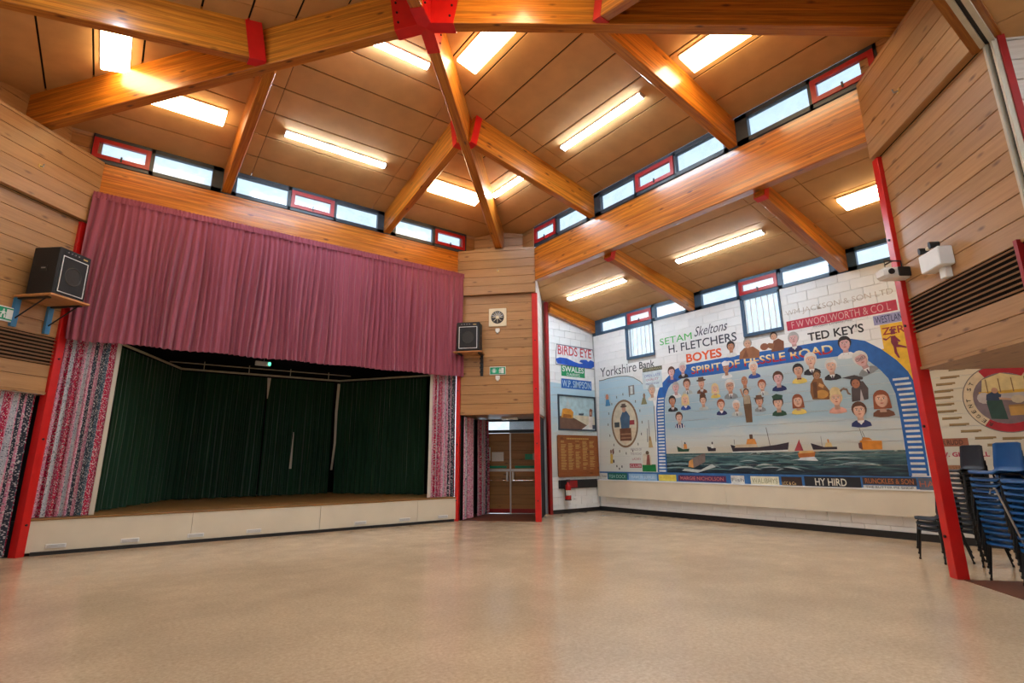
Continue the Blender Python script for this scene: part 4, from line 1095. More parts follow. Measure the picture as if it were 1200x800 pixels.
# sky inside the arch, sea below it
mb = MB(); sea = [(2.606, 1.639), (8.128, 1.622), (8.109, 1.150), (2.530, 1.125)]
szt = (sea[0][1]+sea[1][1])/2; szb = (sea[2][1]+sea[3][1])/2
cx_ = (inner[0][0]+inner[-1][0])/2
skyp = [(p[0], max(p[1], szt)) for p in inner]; cc = (cx_, szt)
fan = [([cc, skyp[i+1], skyp[i]], None) for i in range(len(skyp)-1)]
shape(mur, F_MURAL, 'painted_sky', [(skyp[::-1], None)], -.0015, 'painted_sky', 'painted pale blue sky inside the arch', cut=True)
shape(mur, F_MURAL, 'painted_sea', [(R4(sea[0][0]-.08, sea[2][0]+.04, szb, szt), None)], -.0020, 'painted_sea', 'dark green rolling painted sea', cut=True)
rw = random.Random(12); wv = []
for k in range(64):
    row = k % 8; zc_ = szb+.06+(szt-szb-.08)*(row+rw.random()*.7)/8; sc_w = 1.25-.8*(zc_-szb)/(szt-szb)
    xc_ = rw.uniform(sea[0][0]+.1, sea[1][0]-.4); hw = rw.uniform(.18, .55)*sc_w; hh = rw.uniform(.012, .035)*sc_w; ar = rw.uniform(.02, .06)*sc_w; n_ = 9
    up = [(xc_-hw+2*hw*i/n_, zc_+ar*math.sin(PI*i/n_)+hh*math.sin(PI*i/n_)) for i in range(n_+1)]; dn_ = [(xc_-hw+2*hw*i/n_, zc_+ar*math.sin(PI*i/n_)*1.0-hh*.2*math.sin(PI*i/n_)) for i in range(n_, -1, -1)]
    wv.append((up[::-1]+dn_[::-1][1:-1][::1] if False else up+dn_[1:-1], rw.choice([(.10, .20, .20), (.20, .30, .30), (.004, .010, .016), (.008, .022, .026), (.38, .46, .46), (.05, .12, .12)])))
shape(mur, F_MURAL, 'painted_waves', wv, -.0028, label='painted wave crests and troughs')
band = [([outer[i], outer[i+1], inner[i+1], inner[i]], BLUE) for i in range(len(outer)-1)]
mb = MB()
for q_, c_ in band: mb.poly([(a, -.003, b) for a, b in q_], 0, c_)
part('painted_arch', mb, 'paint', mur, F_MURAL, label='bright blue painted arch')
def along(side, z):
    """outer and inner x of the arch leg at height z"""
    rng = range(0, 7) if side == 0 else range(len(outer)-1, len(outer)-8, -1)
    def it(P):
        L_ = [P[i] for i in rng]
        for a, b in zip(L_, L_[1:]):
            if a[1] <= z <= b[1]: t = (z-a[1])/(b[1]-a[1]+1e-9); return a[0]+(b[0]-a[0])*t
        return L_[0][0] if z < L_[0][1] else L_[-1][0]
    return it(outer), it(inner)
rng_mb = MB()
for side, n, ztop in ((0, 24, 3.122), (1, 19, 2.976)):
    zb = szb+.04
    for k in range(n):
        z = zb+(ztop-zb)*k/(n-1); a, b = along(side, z); lo, hi = min(a, b), max(a, b); wd = hi-lo
        rect(mur, F_MURAL, 'painted_rung', lo+.16*wd, hi-.12*wd, z-.022, z+.022, -.0045, (.66, .70, .70))
# pale blue panel at the left with its wavy top, and the side wall part
pp = [(0.122, 1.091), (2.216, 1.121), (2.233, 1.954), (2.247, 2.941), (2.195, 3.197), (2.062, 3.429), (1.802, 3.693), (1.556, 3.836), (1.329, 3.903), (0.957, 3.937), (0.530, 3.923), (0.310, 3.896), (0.161, 3.900)]
pp = [(max(p[0], .01), p[1]) for p in pp]; pp.append((.01, pp[0][1]))
shape(mur, F_MURAL, 'painted_panel', [(pp, None)], -.0014, 'painted_pale_blue', 'pale blue and sand painted panel with wavy top edge', cut=True)
mb = MB(); top = pp[5:-1]
for a, b in zip(pp[2:-1], pp[3:-1]): 
    mb.poly([(a[0], -.002, a[1]-.012), (a[0], -.002, a[1]+.012), (b[0], -.002, b[1]+.012), (b[0], -.002, b[1]-.012)], 0, (.12, .13, .12)) if abs(a[0]-b[0]) > .03 else mb.poly([(a[0]-.012, -.002, a[1]), (a[0]+.012, -.002, a[1]), (b[0]+.012, -.002, b[1]), (b[0]-.012, -.002, b[1])], 0, (.12, .13, .12))
part('painted_outline', mb, 'paint', mur, F_MURAL)
sidep = thing('painted_side_panel', 'pale blue painted lower part of the white side wall, behind board and picture', 'mural', F_BAY @ tr(11.5, 0, 2))
shape(sidep, F_BAY, 'painted_panel', [(R4(10.5, 12.37, 1.0, 3.40)[:2]+[(12.37, 3.62), (11.7, 3.66), (11.0, 3.72), (10.5, 3.75)], None)], -.0012, 'painted_pale_blue', None, cut=True)
# bottom strip with its shop signs
z0s, z1s = .93, szb
rect(mur, F_MURAL, 'painted_strip', .01, 8.55, .91, z1s, -.003, (.03, .13, .34))
def sign(px, txt, bgc, fgc, pad=.12, bold=0, y=-.0045, F=F_MURAL, parent=None, ti=None, shear=0):
    x0, x1, a, b = px; parent = parent or mur
    rect(parent, F, 'painted_sign', x0, x1, a, b, y, bgc)
    if txt:
        h = (b-a); i0, i1 = ti or (.05, .95)
        write(parent, F, txt, x0+(x1-x0)*i0, x0+(x1-x0)*i1, a+h*pad, b-h*pad, y-.0015, fgc, bold=bold, shear=shear)
CRM = (.72, .68, .50); BLK = (.012, .012, .016); 
sign((-0.028, 0.328, 0.916, 1.091), 'S. Dean', (.62, .62, .56), (.08, .08, .08), .3)
sign((0.362, 1.103, 0.906, 1.100), 'FISH DOCK', (.01, .13, .10), (.35, .55, .45), .25)
sign((1.166, 2.176, 0.905, 1.090), 'TRAWLER SUPPLIES', (.28, .45, .62), (.60, .70, .78), .3)
sign((2.233, 2.808, 0.915, 1.081), 'MARINE', (.70, .58, .10), (.62, .42, .05), .3)
sign((2.874, 4.271, 0.932, 1.078), 'MARGIE NICHOLSON', (.10, .025, .09), (.60, .18, .16), .2, .01)
sign((4.404, 4.749, 0.898, 1.095), 'Fish', (.66, .64, .58), (.15, .15, .16), .3)
sign((4.907, 5.583, 0.890, 1.089), "WALIBHYS", CRM, (.30, .28, .14), .22, .0)
sign((5.640, 6.094, 0.901, 1.091), 'WAISTELL', (.04, .02, .015), (.75, .45, .18), .5)
write(mur, F_MURAL, 'LCC & Co', *(5.654, 5.958, 0.917, 0.986), -.006, (.72, .50, .22))
sign((6.146, 7.260, 0.894, 1.108), 'HY HIRD', BLK, (.74, .70, .58), .16, .012, ti=(.2, .76))
sign((7.294, 8.211, 0.977, 1.112), 'RUNCKLES & SON', (.05, .03, .03), (.42, .13, .04), .15, .012)
sign((7.292, 8.193, 0.898, 0.961), 'THE BUTTER PIE SHOP', (.60, .60, .56), (.06, .06, .06), .15)
sign((8.243, 8.495, 0.905, 1.118), 'HA', (.10, .12, .16), (.45, .12, .06), .25)
# the large lettering
def wr(px, txt, col, mat='paint', **k): write(mur, F_MURAL, txt, *px, -.005, col, mat, **k)
DG = (.055, .06, .075)
wr((0.240, 1.703, 3.998, 4.284), 'Yorkshire', DG)
wr((1.812, 2.367, 4.044, 4.253), 'Bank', DG, bold=.012)
wr((2.611, 3.670, 4.611, 4.801), 'SETAM', (.07, .50, .10))
wr((3.752, 4.739, 4.655, 4.912), 'Skeltons', (.05, .05, .07), shear=.45)
wr((2.892, 4.950, 4.339, 4.564), 'H. FLETCHERS', (.04, .05, .07), bold=.008)
wr((3.439, 4.497, 3.997, 4.232), 'BOYES', (.80, .12, .03), bold=.03)
wr((3.560, 7.120, 3.665, 3.867), 'SPIRIT OF HESSLE ROAD', None, 'title_gradient', bold=.02)
wr((6.225, 8.398, 4.648, 4.805), 'WM JACKSON & SON LTD', (.50, .42, .36), bold=-.008)
sign((6.216, 8.423, 4.334, 4.553), 'F W WOOLWORTH & CO L', (.50, .025, .06), (.70, .42, .40), .14, -.004, y=-.004)
wr((6.644, 7.770, 4.011, 4.204), "TED KEY'S", (.02, .02, .025), bold=.02)
wr((6.780, 7.593, 4.280, 4.345), 'Provisions Complete Meat', (.10, .10, .10), shear=.3)
sign((7.969, 8.590, 4.103, 4.300), 'WESTLAND', (.32, .32, .55), (.02, .03, .10), .14)
yz = [(8.066, 4.093), (8.731, 3.957), (8.546, 2.808), (8.464, 2.899), (8.399, 3.106), (8.250, 3.346), (8.022, 3.606)]
yx0, yx1 = yz[0][0], yz[1][0]; yzt = yz[0][1]
shape(mur, F_MURAL, 'painted_poster', [([(yx0, yzt), (yx0, yz[6][1]), yz[6], yz[5], yz[4], yz[3], (yx1, yz[2][1]), (yx1, yzt)][::-1], (.80, .48, .03))], -.0025)
wr((8.084, 8.651, 3.876, 4.027), 'ZERO', (.35, .04, .02), bold=.02)
mx_, mz_ = [(8.268, 3.651)][0]
k_ = .0155
def P_(l): return [(mx_+a*k_, mz_+b*k_) for a, b in l]
RB = (.22, .02, .05)
shape(mur, F_MURAL, 'painted_figure', [(P_([(-3, 12), (2, 12), (4, 2), (2, -2), (-2, -2), (-4, 4)]), RB), (P_([(-2.5, 14), (-2.5, 18), (0, 19.5), (2.5, 18), (2.5, 14)]), RB),
    (P_([(-4, 19), (-2.5, 22), (0, 20), (2.5, 22), (4, 19)]), RB), (P_([(-2, 0), (1, 0), (1, -9), (3, -17), (1, -17), (-2, -10)]), RB), (P_([(0, 1), (4, 0), (12, -4), (12, -6), (6, -4), (0, -3)]), RB),
    (P_([(-3, 11), (-9, 7), (-12, 9), (-12, 11), (-8, 9.5), (-3, 12.5)]), RB), (P_([(2, 11), (7, 4), (5, 3), (1, 8)]), RB)], -.005, label='dark red running figure painted on the yellow poster')

# ---- portraits
SK = {'a': (.62, .33, .22), 'b': (.70, .42, .30), 'c': (.50, .22, .12), 'p': (.66, .38, .36)}
HR = {'k': (.02, .015, .015), 'b': (.10, .04, .02), 'r': (.30, .08, .03), 'g': (.42, .40, .38), 'w': (.66, .64, .60), 'y': (.68, .52, .26), 'n': None}
CL = {'n': (.02, .03, .12), 'k': (.02, .02, .025), 'g': (.25, .27, .28), 'y': (.70, .52, .12), 'b': (.16, .06, .03), 'w': (.74, .74, .72), 'u': (.03, .08, .32), 'e': (.02, .07, .04), 'p': (.72, .36, .28), 's': (.45, .50, .48)}
def portrait(x, z, s, sk, hr, cl, opts='', label=None, tilt=0):
    skc, hc, cc_ = SK[sk], HR[hr], CL[cl]; P = []
    sh = tuple(c*.72 for c in skc)
    def add(pts, col):
        if tilt: pts = [(x+(a-x)*math.cos(tilt)-(b-z)*math.sin(tilt), z+(a-x)*math.sin(tilt)+(b-z)*math.cos(tilt)) for a, b in pts]
        P.append((pts, col))
    f = s
    add([(x-f*.80, z-f*1.32), (x-f*.3, z-f*1.42), (x+f*.3, z-f*1.42), (x+f*.80, z-f*1.32), (x+f*.74, z-f*1.04), (x+f*.40, z-f*.82), (x-f*.40, z-f*.82), (x-f*.74, z-f*1.04)], cc_)
    add([(x-f*.24, z-f*1.02), (x+f*.24, z-f*1.02), (x+f*.24, z-f*.4), (x-f*.24, z-f*.4)], sh)
    if 't' in opts:
        add([(x-f*.26, z-f*.86), (x, z-f*1.35), (x+f*.26, z-f*.86)], (.72, .72, .70)); add([(x-f*.05, z-f*.95), (x-f*.08, z-f*1.35), (x+f*.08, z-f*1.35), (x+f*.05, z-f*.95)], (.05, .03, .06))
    if 'v' in opts: add([(x-f*.3, z-f*.84), (x, z-f*1.2), (x+f*.3, z-f*.84)], (.72, .72, .70))
    if 'm' in opts:
        for k in (-.6, -.2, .2, .6): add([(x+f*(k-.08), z-f*1.44), (x+f*(k+.08), z-f*1.44), (x+f*(k+.07), z-f*.95), (x+f*(k-.07), z-f*.95)], (.74, .72, .70))
    if 'x' in opts: add([(x-f*.22, z-f*.98), (x-f*.22, z-f*.84), (x+f*.22, z-f*.98), (x+f*.22, z-f*.84)], (.12, .02, .02))
    if hc: 
        add(ell(x, z+f*.14, f*.60, f*.66), hc)
        if 'l' in opts: add([(x-f*.60, z+f*.1), (x-f*.66, z-f*.75), (x+f*.66, z-f*.75), (x+f*.60, z+f*.1)], hc)
        if 'u' in opts: add(ell(x, z+f*.62, f*.52, f*.52), hc)
    add(ell(x, z, f*.46, f*.62), skc)
    add(ell(x+f*.20, z-f*.05, f*.22, f*.5, 12), sh)
    add(ell(x+f*.05, z+f*.0, f*.34, f*.56, 14), skc)
    if hc: add([(x-f*.48, z+f*.2), (x-f*.40, z+f*.52), (x, z+f*.70), (x+f*.40, z+f*.52), (x+f*.48, z+f*.2), (x+f*.2, z+f*.40), (x-f*.25, z+f*.38)], hc)
    for e_ in (-1, 1):
        add(ell(x+e_*f*.19, z+f*.08, f*.09, f*.05, 8), (.78, .74, .70)); add(ell(x+e_*f*.19, z+f*.08, f*.045, f*.05, 8), (.03, .03, .04))
        add([(x+e_*f*.19-f*.11, z+f*.17), (x+e_*f*.19+f*.11, z+f*.17), (x+e_*f*.19+f*.09, z+f*.21), (x+e_*f*.19-f*.09, z+f*.21)], tuple(c*.5 for c in (hc or sh)))
    add([(x-f*.05, z+f*.05), (x-f*.08, z-f*.14), (x+f*.08, z-f*.14), (x+f*.04, z+f*.05)], sh)
    add([(x-f*.17, z-f*.28), (x, z-f*.34), (x+f*.17, z-f*.28), (x, z-f*.24)], (.40, .08, .07))
    if 'G' in opts:
        for e_ in (-1, 1):
            add(ell(x+e_*f*.22, z+f*.07, f*.19, f*.14, 12), (.05, .04, .04)); add(ell(x+e_*f*.22, z+f*.07, f*.15, f*.10, 12), tuple(c*.9+.08 for c in skc)); add(ell(x+e_*f*.20, z+f*.07, f*.05, f*.05, 8), (.03, .03, .04))
        add(R4(x-f*.06, x+f*.06, z+f*.06, z+f*.10), (.05, .04, .04))
    if 'H' in opts: add(ell(x, z+f*.42, f*.74, f*.16), (.10, .05, .03)); add([(x-f*.45, z+f*.42), (x-f*.40, z+f*.85), (x+f*.40, z+f*.85), (x+f*.45, z+f*.42)], (.13, .07, .04))
    if 'C' in opts: add([(x-f*.48, z+f*.34), (x-f*.62, z+f*.78), (x-f*.1, z+f*1.0), (x+f*.62, z+f*.78), (x+f*.48, z+f*.34)], cc_ if 'W' not in opts else (.78, .78, .76)); add(R4(x-f*.48, x+f*.48, z+f*.30, z+f*.42), (.01, .01, .012) if 'W' not in opts else (.70, .70, .70))
    return shape(mur, F_MURAL, 'painted_portrait', P, -.006, label=label)
PT = [((4.767, 4.214), 0.187, 'c', 'k', 'w', 'v', 'man with dark hair in white above the left end of the title'),
      ((6.326, 4.127), 0.212, 'p', 'g', 'n', 'v', 'pale purple-tinted man above the word between the windows and the blue band'),
      ((2.927, 3.809), 0.204, 'p', 'b', 'u', '', 'face at the top left curve of the blue arch'),
      ((3.297, 3.876), 0.200, 'p', 'w', 'k', 't', 'grey haired man at the left end of the title'),
      ((4.578, 3.700), 0.186, 'c', 'n', 'w', 'CW', 'man in a white chef cap over the title'),
      ((5.295, 3.621), 0.193, 'b', 'w', 'u', '', 'white haired person with blue collar under the title'),
      ((3.026, 3.374), 0.201, 'p', 'g', 'w', '', 'pale pinkish face at the inner left of the arch'),
      ((3.387, 3.426), 0.197, 'a', 'b', 's', 't', 'man in a grey suit, top row'),
      ((3.830, 3.398), 0.192, 'a', 'n', 'b', 'Ht', 'man in a brown hat and coat'),
      ((4.211, 3.223), 0.172, 'b', 'y', 'y', 'l', 'blonde woman in yellow'),
      ((4.631, 3.242), 0.229, 'a', 'w', 'g', 'Gt', 'man with glasses and grey suit'),
      ((5.028, 3.323), 0.179, 'c', 'n', 's', '', 'bald brown man'),
      ((5.454, 3.171), 0.174, 'b', 'r', 's', 't', 'red haired man with tie'),
      ((5.859, 3.284), 0.212, 'p', 'b', 'n', '', 'short haired man in navy'),
      ((6.334, 3.399), 0.207, 'a', 'k', 'y', 'x', 'dark haired person in yellow with a bow tie'),
      ((6.631, 3.588), 0.231, 'b', 'w', 'k', 't', 'white haired man in a dark suit, cream shirt'),
      ((7.033, 3.398), 0.211, 'b', 'w', 'k', 't', 'white haired man in black jacket near the right curve'),
      ((7.367, 3.826), 0.222, 'p', 'k', 'w', 'v', 'dark haired man in a white shirt over the arch'),
      ((7.625, 3.457), 0.241, 'p', 'w', 'g', 'Gt', 'white haired man in glasses tilting his head at the right curve', 0.35),
      ((2.879, 3.017), 0.200, 'c', 'k', 'k', 't', 'dark haired man in black suit'),
      ((3.293, 3.026), 0.196, 'b', 'y', 'u', 'lv', 'curly haired woman in blue'),
      ((3.834, 2.954), 0.174, 'b', 'b', 's', 'u', 'woman with tall piled hair'),
      ((4.333, 2.803), 0.184, 'b', 'r', 'n', 'v', 'ginger haired person with blue collar'),
      ((4.746, 2.748), 0.179, 'b', 'w', 's', 't', 'white haired person in grey'),
      ((5.344, 2.799), 0.173, 'a', 'b', 'g', 'Ht', 'man in a brown hat and grey jacket'),
      ((5.786, 2.721), 0.210, 'b', 'b', 'e', 'C', 'man in a dark green peaked cap and uniform'),
      ((6.233, 2.721), 0.204, 'b', 'r', 'y', 'l', 'red haired woman in yellow'),
      ((7.036, 2.704), 0.219, 'b', 'y', 'p', 'u', 'blonde woman in pink'),
      ((7.869, 2.610), 0.242, 'b', 'r', 'b', 'l', 'brown haired woman near the right leg of the arch'),
      ((7.439, 2.424), 0.236, 'b', 'b', 'n', 'v', 'smiling man in a navy vest and white sleeves'),
      ((3.057, 2.568), 0.196, 'b', 'b', 'n', 'm', 'footballer in a striped shirt'),
      ((2.212, 3.389), 0.209, 'b', 'g', 'w', '', 'bearded man outside the left leg of the arch')]
for (x, z), s, sk, hr, cl, op, lb, *ti in PT: portrait(x, z, s, sk, hr, cl, op, lb, *(ti or []))
# larger painted figures
def fig(px, polys, label, u=.0155):
    x, z = px; shape(mur, F_MURAL, 'painted_figure', [([(x+a*u, z+b*u) for a, b in pts], c) for pts, c in polys], -.0065, label=label)
CO = (.20, .07, .03); CO2 = (.30, .12, .05); SKN = (.60, .34, .22)
def head(x, z, r, hc=(.05, .03, .02), sk=SKN): return [(ell(x, z+r*.15, r*1.12, r*1.2, 12), hc), (ell(x, z-r*.1, r*.85, r, 12), sk), (ell(x-r*.35, z, r*.13, r*.1, 6), (.03, .02, .02)), (ell(x+r*.35, z, r*.13, r*.1, 6), (.03, .02, .02)), ([(x-r*.3, z-r*.5), (x, z-r*.62), (x+r*.3, z-r*.5)], (.35, .08, .06))]
fig([(5.235, 4.028)][0], [([(-15, -9), (13, -11), (14, -2), (6, 5), (-6, 5), (-13, 0)], CO2), ([(-10, -8), (-2, -8), (-4, 3)], CO)]+head(-1, 10, 5.5, (.35, .32, .28)), 'figure in a brown coat leaning on the blue arch', .0185)
fig([(5.879, 4.065)][0], [([(-6, -9), (12, -9), (13, 3), (6, 8), (-1, 6)], CO), ([(-14, 0), (-3, -6), (0, 2), (-8, 4)], CO2), (ell(-15, 0, 6, 5, 12), (.28, .10, .05))]+head(0, 12, 4.8), 'figure in a dark brown jacket holding out a basket', .017)
fig([(6.714, 3.011)][0], [([(-10, -18), (12, -20), (15, -10), (8, 2), (6, 10), (-4, 12), (-10, 4), (-12, -8)], (.24, .10, .03)), (ell(3, -12, 9, 6, 14), (.52, .25, .05)), ([(-8, -16), (-3, -16), (-1, 6), (-7, 6)], (.13, .05, .02)), ([(2, 4), (8, 0), (6, -4), (0, 0)], (.55, .28, .10))]+head(0, 15, 5, (.10, .05, .02), (.40, .20, .10)), 'seated brown figure in a coat with a warm glow on it', .0155)
fig([(7.455, 2.858)][0], [([(-8, -16), (12, -14), (14, 0), (9, 10), (0, 10), (-6, 2)], (.08, .06, .06)), ([(2, -16), (7, -16), (5, 0)], (.45, .42, .42)), ([(-16, 17), (-2, 13), (9, 12), (10, 15), (0, 19)], (.06, .05, .05)), ([(-20, -2), (-17, 1), (-13, 0), (-12, -5), (-8, -7), (-8, -5), (-10, -3), (-11, 2), (-16, 4), (-21, 1)], (.20, .12, .08))]+head(0, 8, 6, (.05, .03, .03), (.42, .16, .08)), 'dark figure in a wide hat smoking a curved pipe', .0155)
fig([(5.038, 2.765)][0], [([(-4, -22), (4, -22), (5, 0), (4, 10), (-4, 10), (-5, 0)], (.14, .08, .04)), ([(-4, 0), (4, 0), (4, 10), (-4, 10)], (.40, .32, .22)), ([(-5, 8), (-8, 18), (-6, 19), (-3, 10)], (.45, .25, .16))]+head(0, 14, 3.4), 'small standing figure with one arm raised', .02)
fig([(6.275, 3.175)][0], [([(8, -4), (26, -3), (27, -5), (9, -7)], (.10, .06, .05)), ([(12, -5), (13, -12), (15, -12), (14, -5)], (.2, .2, .22))], 'small model gun shape painted between two faces', .0155) if False else None

# ---- ships on the painted sea
def ship(p, w_, polys, label):
    x, z = p; shape(mur, F_MURAL, 'painted_ship', [([(x+a*w_, z+b*w_) for a, b in pts], c) for pts, c in polys], -.006, label=label)
HK = (.03, .02, .03); OR = (.62, .24, .05); WH = (.68, .68, .62)
ship([(3.103, 1.676)][0], .024, [([(-7, 0), (7, 0), (8, 3), (0, 2.5), (-8, 6)], (.02, .07, .04)), ([(1, 3), (5, 3), (5, 8), (1, 8)], OR), ([(2, 8), (4, 8), (3.6, 10), (2, 10)], (.03, .03, .03)), ([(-1.2, 4), (-1, 4), (-1, 12), (-1.2, 12)], HK)], 'small green trawler at the far left')
ship([(3.942, 1.673)][0], .024, [([(-4, 0), (5, 0), (5.5, 3), (-5, 5)], HK), ([(0, 3), (3, 3), (3, 7), (0, 7)], WH), ([(1, 7), (2.5, 7), (2.5, 9.5), (1, 9.5)], HK)], 'small dark steamer with white bridge')
ship([(5.201, 1.653)][0], .0205, [([(-33, 0), (33, 1), (35, 9), (20, 6.5), (0, 4.5), (-20, 4.5), (-35, 8)], HK), ([(-30, 4.5), (-1, 4.5), (-3, 8), (-28, 8)], (.55, .42, .28)), ([(-15, 8), (-2, 8), (-4, 14), (-13, 14)], OR), ([(-10, 14), (-6, 14), (-6, 19), (-10, 19)], (.10, .05, .03)), ([(13, 6), (13.8, 6), (11.5, 26), (10.8, 26)], (.12, .10, .10)), ([(-30, 8), (-29.5, 8), (-29.5, 14), (-30, 14)], HK), ([(-33, 0), (33, 1), (33, -.8), (-34, -1.2)], (.62, .66, .62))], 'long black trawler with orange wheelhouse in the middle')
ship([(6.107, 1.647)][0], .018, [([(-5, 0), (4, 0), (2.5, 14)], (.42, .05, .06)), ([(3, 0), (6, 0), (3.2, 10)], (.25, .03, .05))], 'red sailed boat')
ship([(6.648, 1.665)][0], .0175, [([(-13, 0), (15, 0), (15, 3), (0, 3), (-15, 8)], HK), ([(1, 3), (10, 3), (9, 8), (3, 8)], (.62, .45, .20)), ([(5, 8), (7, 8), (7, 12), (5, 12)], OR), ([(-2, 3), (-1.6, 3), (-1.6, 16), (-2, 16)], HK)], 'dark trawler with buff upperworks')
ship([(7.541, 1.648)][0], .0165, [([(-11, 0), (12, 0), (13, 10), (-11, 11)], (.62, .22, .02)), ([(-13, 2), (-9, 0), (-9, 9), (-13, 8)], (.14, .05, .04)), ([(-9, 11), (3, 11), (0, 14), (-7, 15)], (.50, .18, .03)), ([(-7.5, 14), (-7, 14), (-9, 26), (-9.5, 26)], HK), ([(-5, 15), (-4.5, 15), (-6.5, 22), (-7, 22)], HK)], 'bright orange rusty trawler at the right')
ship([(6.271, 1.500)][0], .0175, [([(-10, 0), (9, 1), (11, 7), (-11, 6)], (.45, .14, .03)), ([(-10, 5), (10, 6), (8, 8.5), (-8, 8)], (.62, .35, .12)), ([(-12, -3), (13, -4), (9, 1), (-8, 0)], (.60, .64, .66))], 'orange open boat in the waves')
ship([(3.444, 1.435)][0], .024, [([(-10, -6), (-2, -7), (12, -1), (13, 8), (8, 7), (-3, 3), (-8, 0)], (.20, .15, .13)), ([(-9, -6), (-3, -7), (-3, 2), (-8, 0)], (.62, .28, .08)), ([(-14, -8), (6, -9), (20, -3), (24, -6), (2, -12), (-18, -10)], (.50, .56, .54))], 'battered wooden hull lifting through a wave')
# ---- left panel pictures: oval with figure, small pictures
ox, oz = [(1.121, 2.518)][0]
u = .0275
ro = MB()
shape(mur, F_MURAL, 'painted_oval', [(ell(ox, oz, .52, .70, 36), (.22, .13, .07)), (ell(ox, oz, .46, .64, 36), (.60, .55, .42)), ([(ox-.44, oz-.15), (ox+.44, oz-.15), (ox+.36, oz-.40), (ox, oz-.62), (ox-.36, oz-.40)], (.62, .50, .34)),
   (R4(ox-.40, ox-.20, oz-.10, oz+.05), (.06, .08, .09)), (R4(ox+.16, ox+.38, oz-.05, oz+.08), (.28, .04, .05)),
   ([(ox-.14, oz-.15), (ox+.18, oz-.15), (ox+.22, oz+.2), (ox+.10, oz+.36), (ox-.06, oz+.34), (ox-.16, oz+.16)], (.06, .12, .20)), (ell(ox, oz+.42, .075, .10, 12), (.55, .30, .20)), (ell(ox, oz+.50, .13, .035, 12), (.10, .07, .05)), (R4(ox-.075, ox+.075, oz+.50, oz+.58), (.12, .08, .06)),
   (R4(ox-.20, ox+.24, oz-.50, oz-.14), (.16, .06, .03)), (R4(ox-.17, ox+.21, oz-.33, oz-.29), (.34, .18, .10)), (R4(ox-.17, ox+.21, oz-.44, oz-.40), (.34, .18, .10))], -.005, label='oval frame with a figure standing behind a wicker crate')
mb = MB()
for k in range(16):
    a = k*PI/8; mb.poly([(ox+.66*math.cos(a)+dx_, -.004, oz+.86*math.sin(a)+dz_) for dx_, dz_ in ((-.015, -.035), (.015, -.035), (.015, .035), (-.015, .035))], 0, (.12, .12, .10))
part('painted_ticks', mb, 'paint', mur, F_MURAL)
def pic(px, w_, h_, polys, lb): 
    x, z = px; shape(mur, F_MURAL, 'painted_vignette', [([(x+a*w_, z+b*h_) for a, b in pts], c) for pts, c in polys], -.0045, label=lb)
pic([(0.486, 3.280)][0], .12, .2, [([(-1, -1), (1, -1), (1, .8), (-1, 1)], (.42, .55, .62)), (ell(-.1, .35, .55, .5, 10), (.55, .22, .14)), ([(-.8, -1), (.9, -1), (.5, 0), (-.5, 0)], (.06, .22, .42))], 'small painted portrait on blue at the left')
pic([(1.460, 3.468)][0], .11, .14, [([(-1, -1), (1, -1), (1, 1), (-1, 1)], (.20, .18, .17)), ([(-.4, -.8), (.5, -.8), (.5, .8), (-.4, .8)], (.62, .66, .66))], 'small dark framed white card')
pic([(1.900, 3.176)][0], .11, .16, [([(-1, -1), (1, -1), (.4, .3), (-.3, .2)], (.22, .22, .12)), (ell(.2, .5, .4, .5, 8), (.30, .20, .14))], 'small seated figure, dark')
pic([(2.014, 2.184)][0], .10, .38, [([(-.5, -1), (1, -1), (.4, -.2), (-.2, -.2)], (.48, .32, .14)), ([(-.15, -.5), (.1, -.5), (.1, 1), (-.05, 1)], (.10, .10, .10)), ([(-.9, -.6), (-.6, -.6), (-.5, .4), (-.7, .4)], (.16, .18, .18))], 'tall ship masts')
pic([(0.543, 1.591)][0], .10, .22, [([(-.7, -1), (.3, -1), (.5, .2), (-.5, .3)], (.62, .42, .10)), (ell(-.2, .55, .35, .3, 8), (.30, .15, .10)), ([(.4, .1), (1.1, .4), (.9, 1), (.3, .8)], (.20, .10, .08)), ([(.4, -.9), (1, -.9), (1, -.5), (.4, -.5)], (.10, .08, .08))], 'painted figure in yellow oilskins')
pic([(1.867, 1.532)][0], .16, .22, [([(-1, -.9), (1, -.9), (.9, .2), (0, .6), (-.8, .4)], (.62, .55, .42)), ([(-.2, -.9), (.7, -.9), (.6, .4), (.1, .3)], (.26, .08, .06)), (ell(.2, .6, .4, .25, 8), (.12, .08, .05))], 'painted figure bending over a net')
sign((1.690, 2.169, 1.151, 1.346), '', (.01, .20, .05), None, y=-.004)
sign((1.223, 1.664, 1.251, 1.369), 'CLUB', (.40, .08, .10), (.7, .6, .6), .2, y=-.004)
write(mur, F_MURAL, 'FRIENDS OF', *(1.292, 1.702, 1.725, 1.796), -.004, (.30, .25, .28)); write(mur, F_MURAL, 'THE ROAD', *(1.282, 1.692, 1.606, 1.677), -.004, (.30, .25, .28)); write(mur, F_MURAL, 'LADIES', *(1.335, 1.649, 1.463, 1.534), -.004, (.40, .12, .14))
sign((1.901, 2.594, 3.436, 3.943), '', (.62, .72, .76), None, y=-.004)
sign((1.926, 2.621, 3.931, 4.041), 'FISHERMAN', (.10, .10, .07), (.5, .48, .3), .2, y=-.0045)
write(mur, F_MURAL, 'OPEN LATE', *(1.973, 2.546, 3.774, 3.846), -.0055, (.10, .20, .50)); write(mur, F_MURAL, 'QUALITY', *(2.025, 2.477, 3.653, 3.725), -.0055, (.45, .12, .20)); write(mur, F_MURAL, 'FRESH FISH', *(2.015, 2.466, 3.544, 3.604), -.0055, (.10, .15, .35))
for (a, b) in [(0.727, 1.294), (0.823, 1.222), (0.927, 1.283)]: rect(mur, F_MURAL, 'painted_bird', a-.02, a+.02, b-.03, b+.03, -.004, (.02, .02, .02))

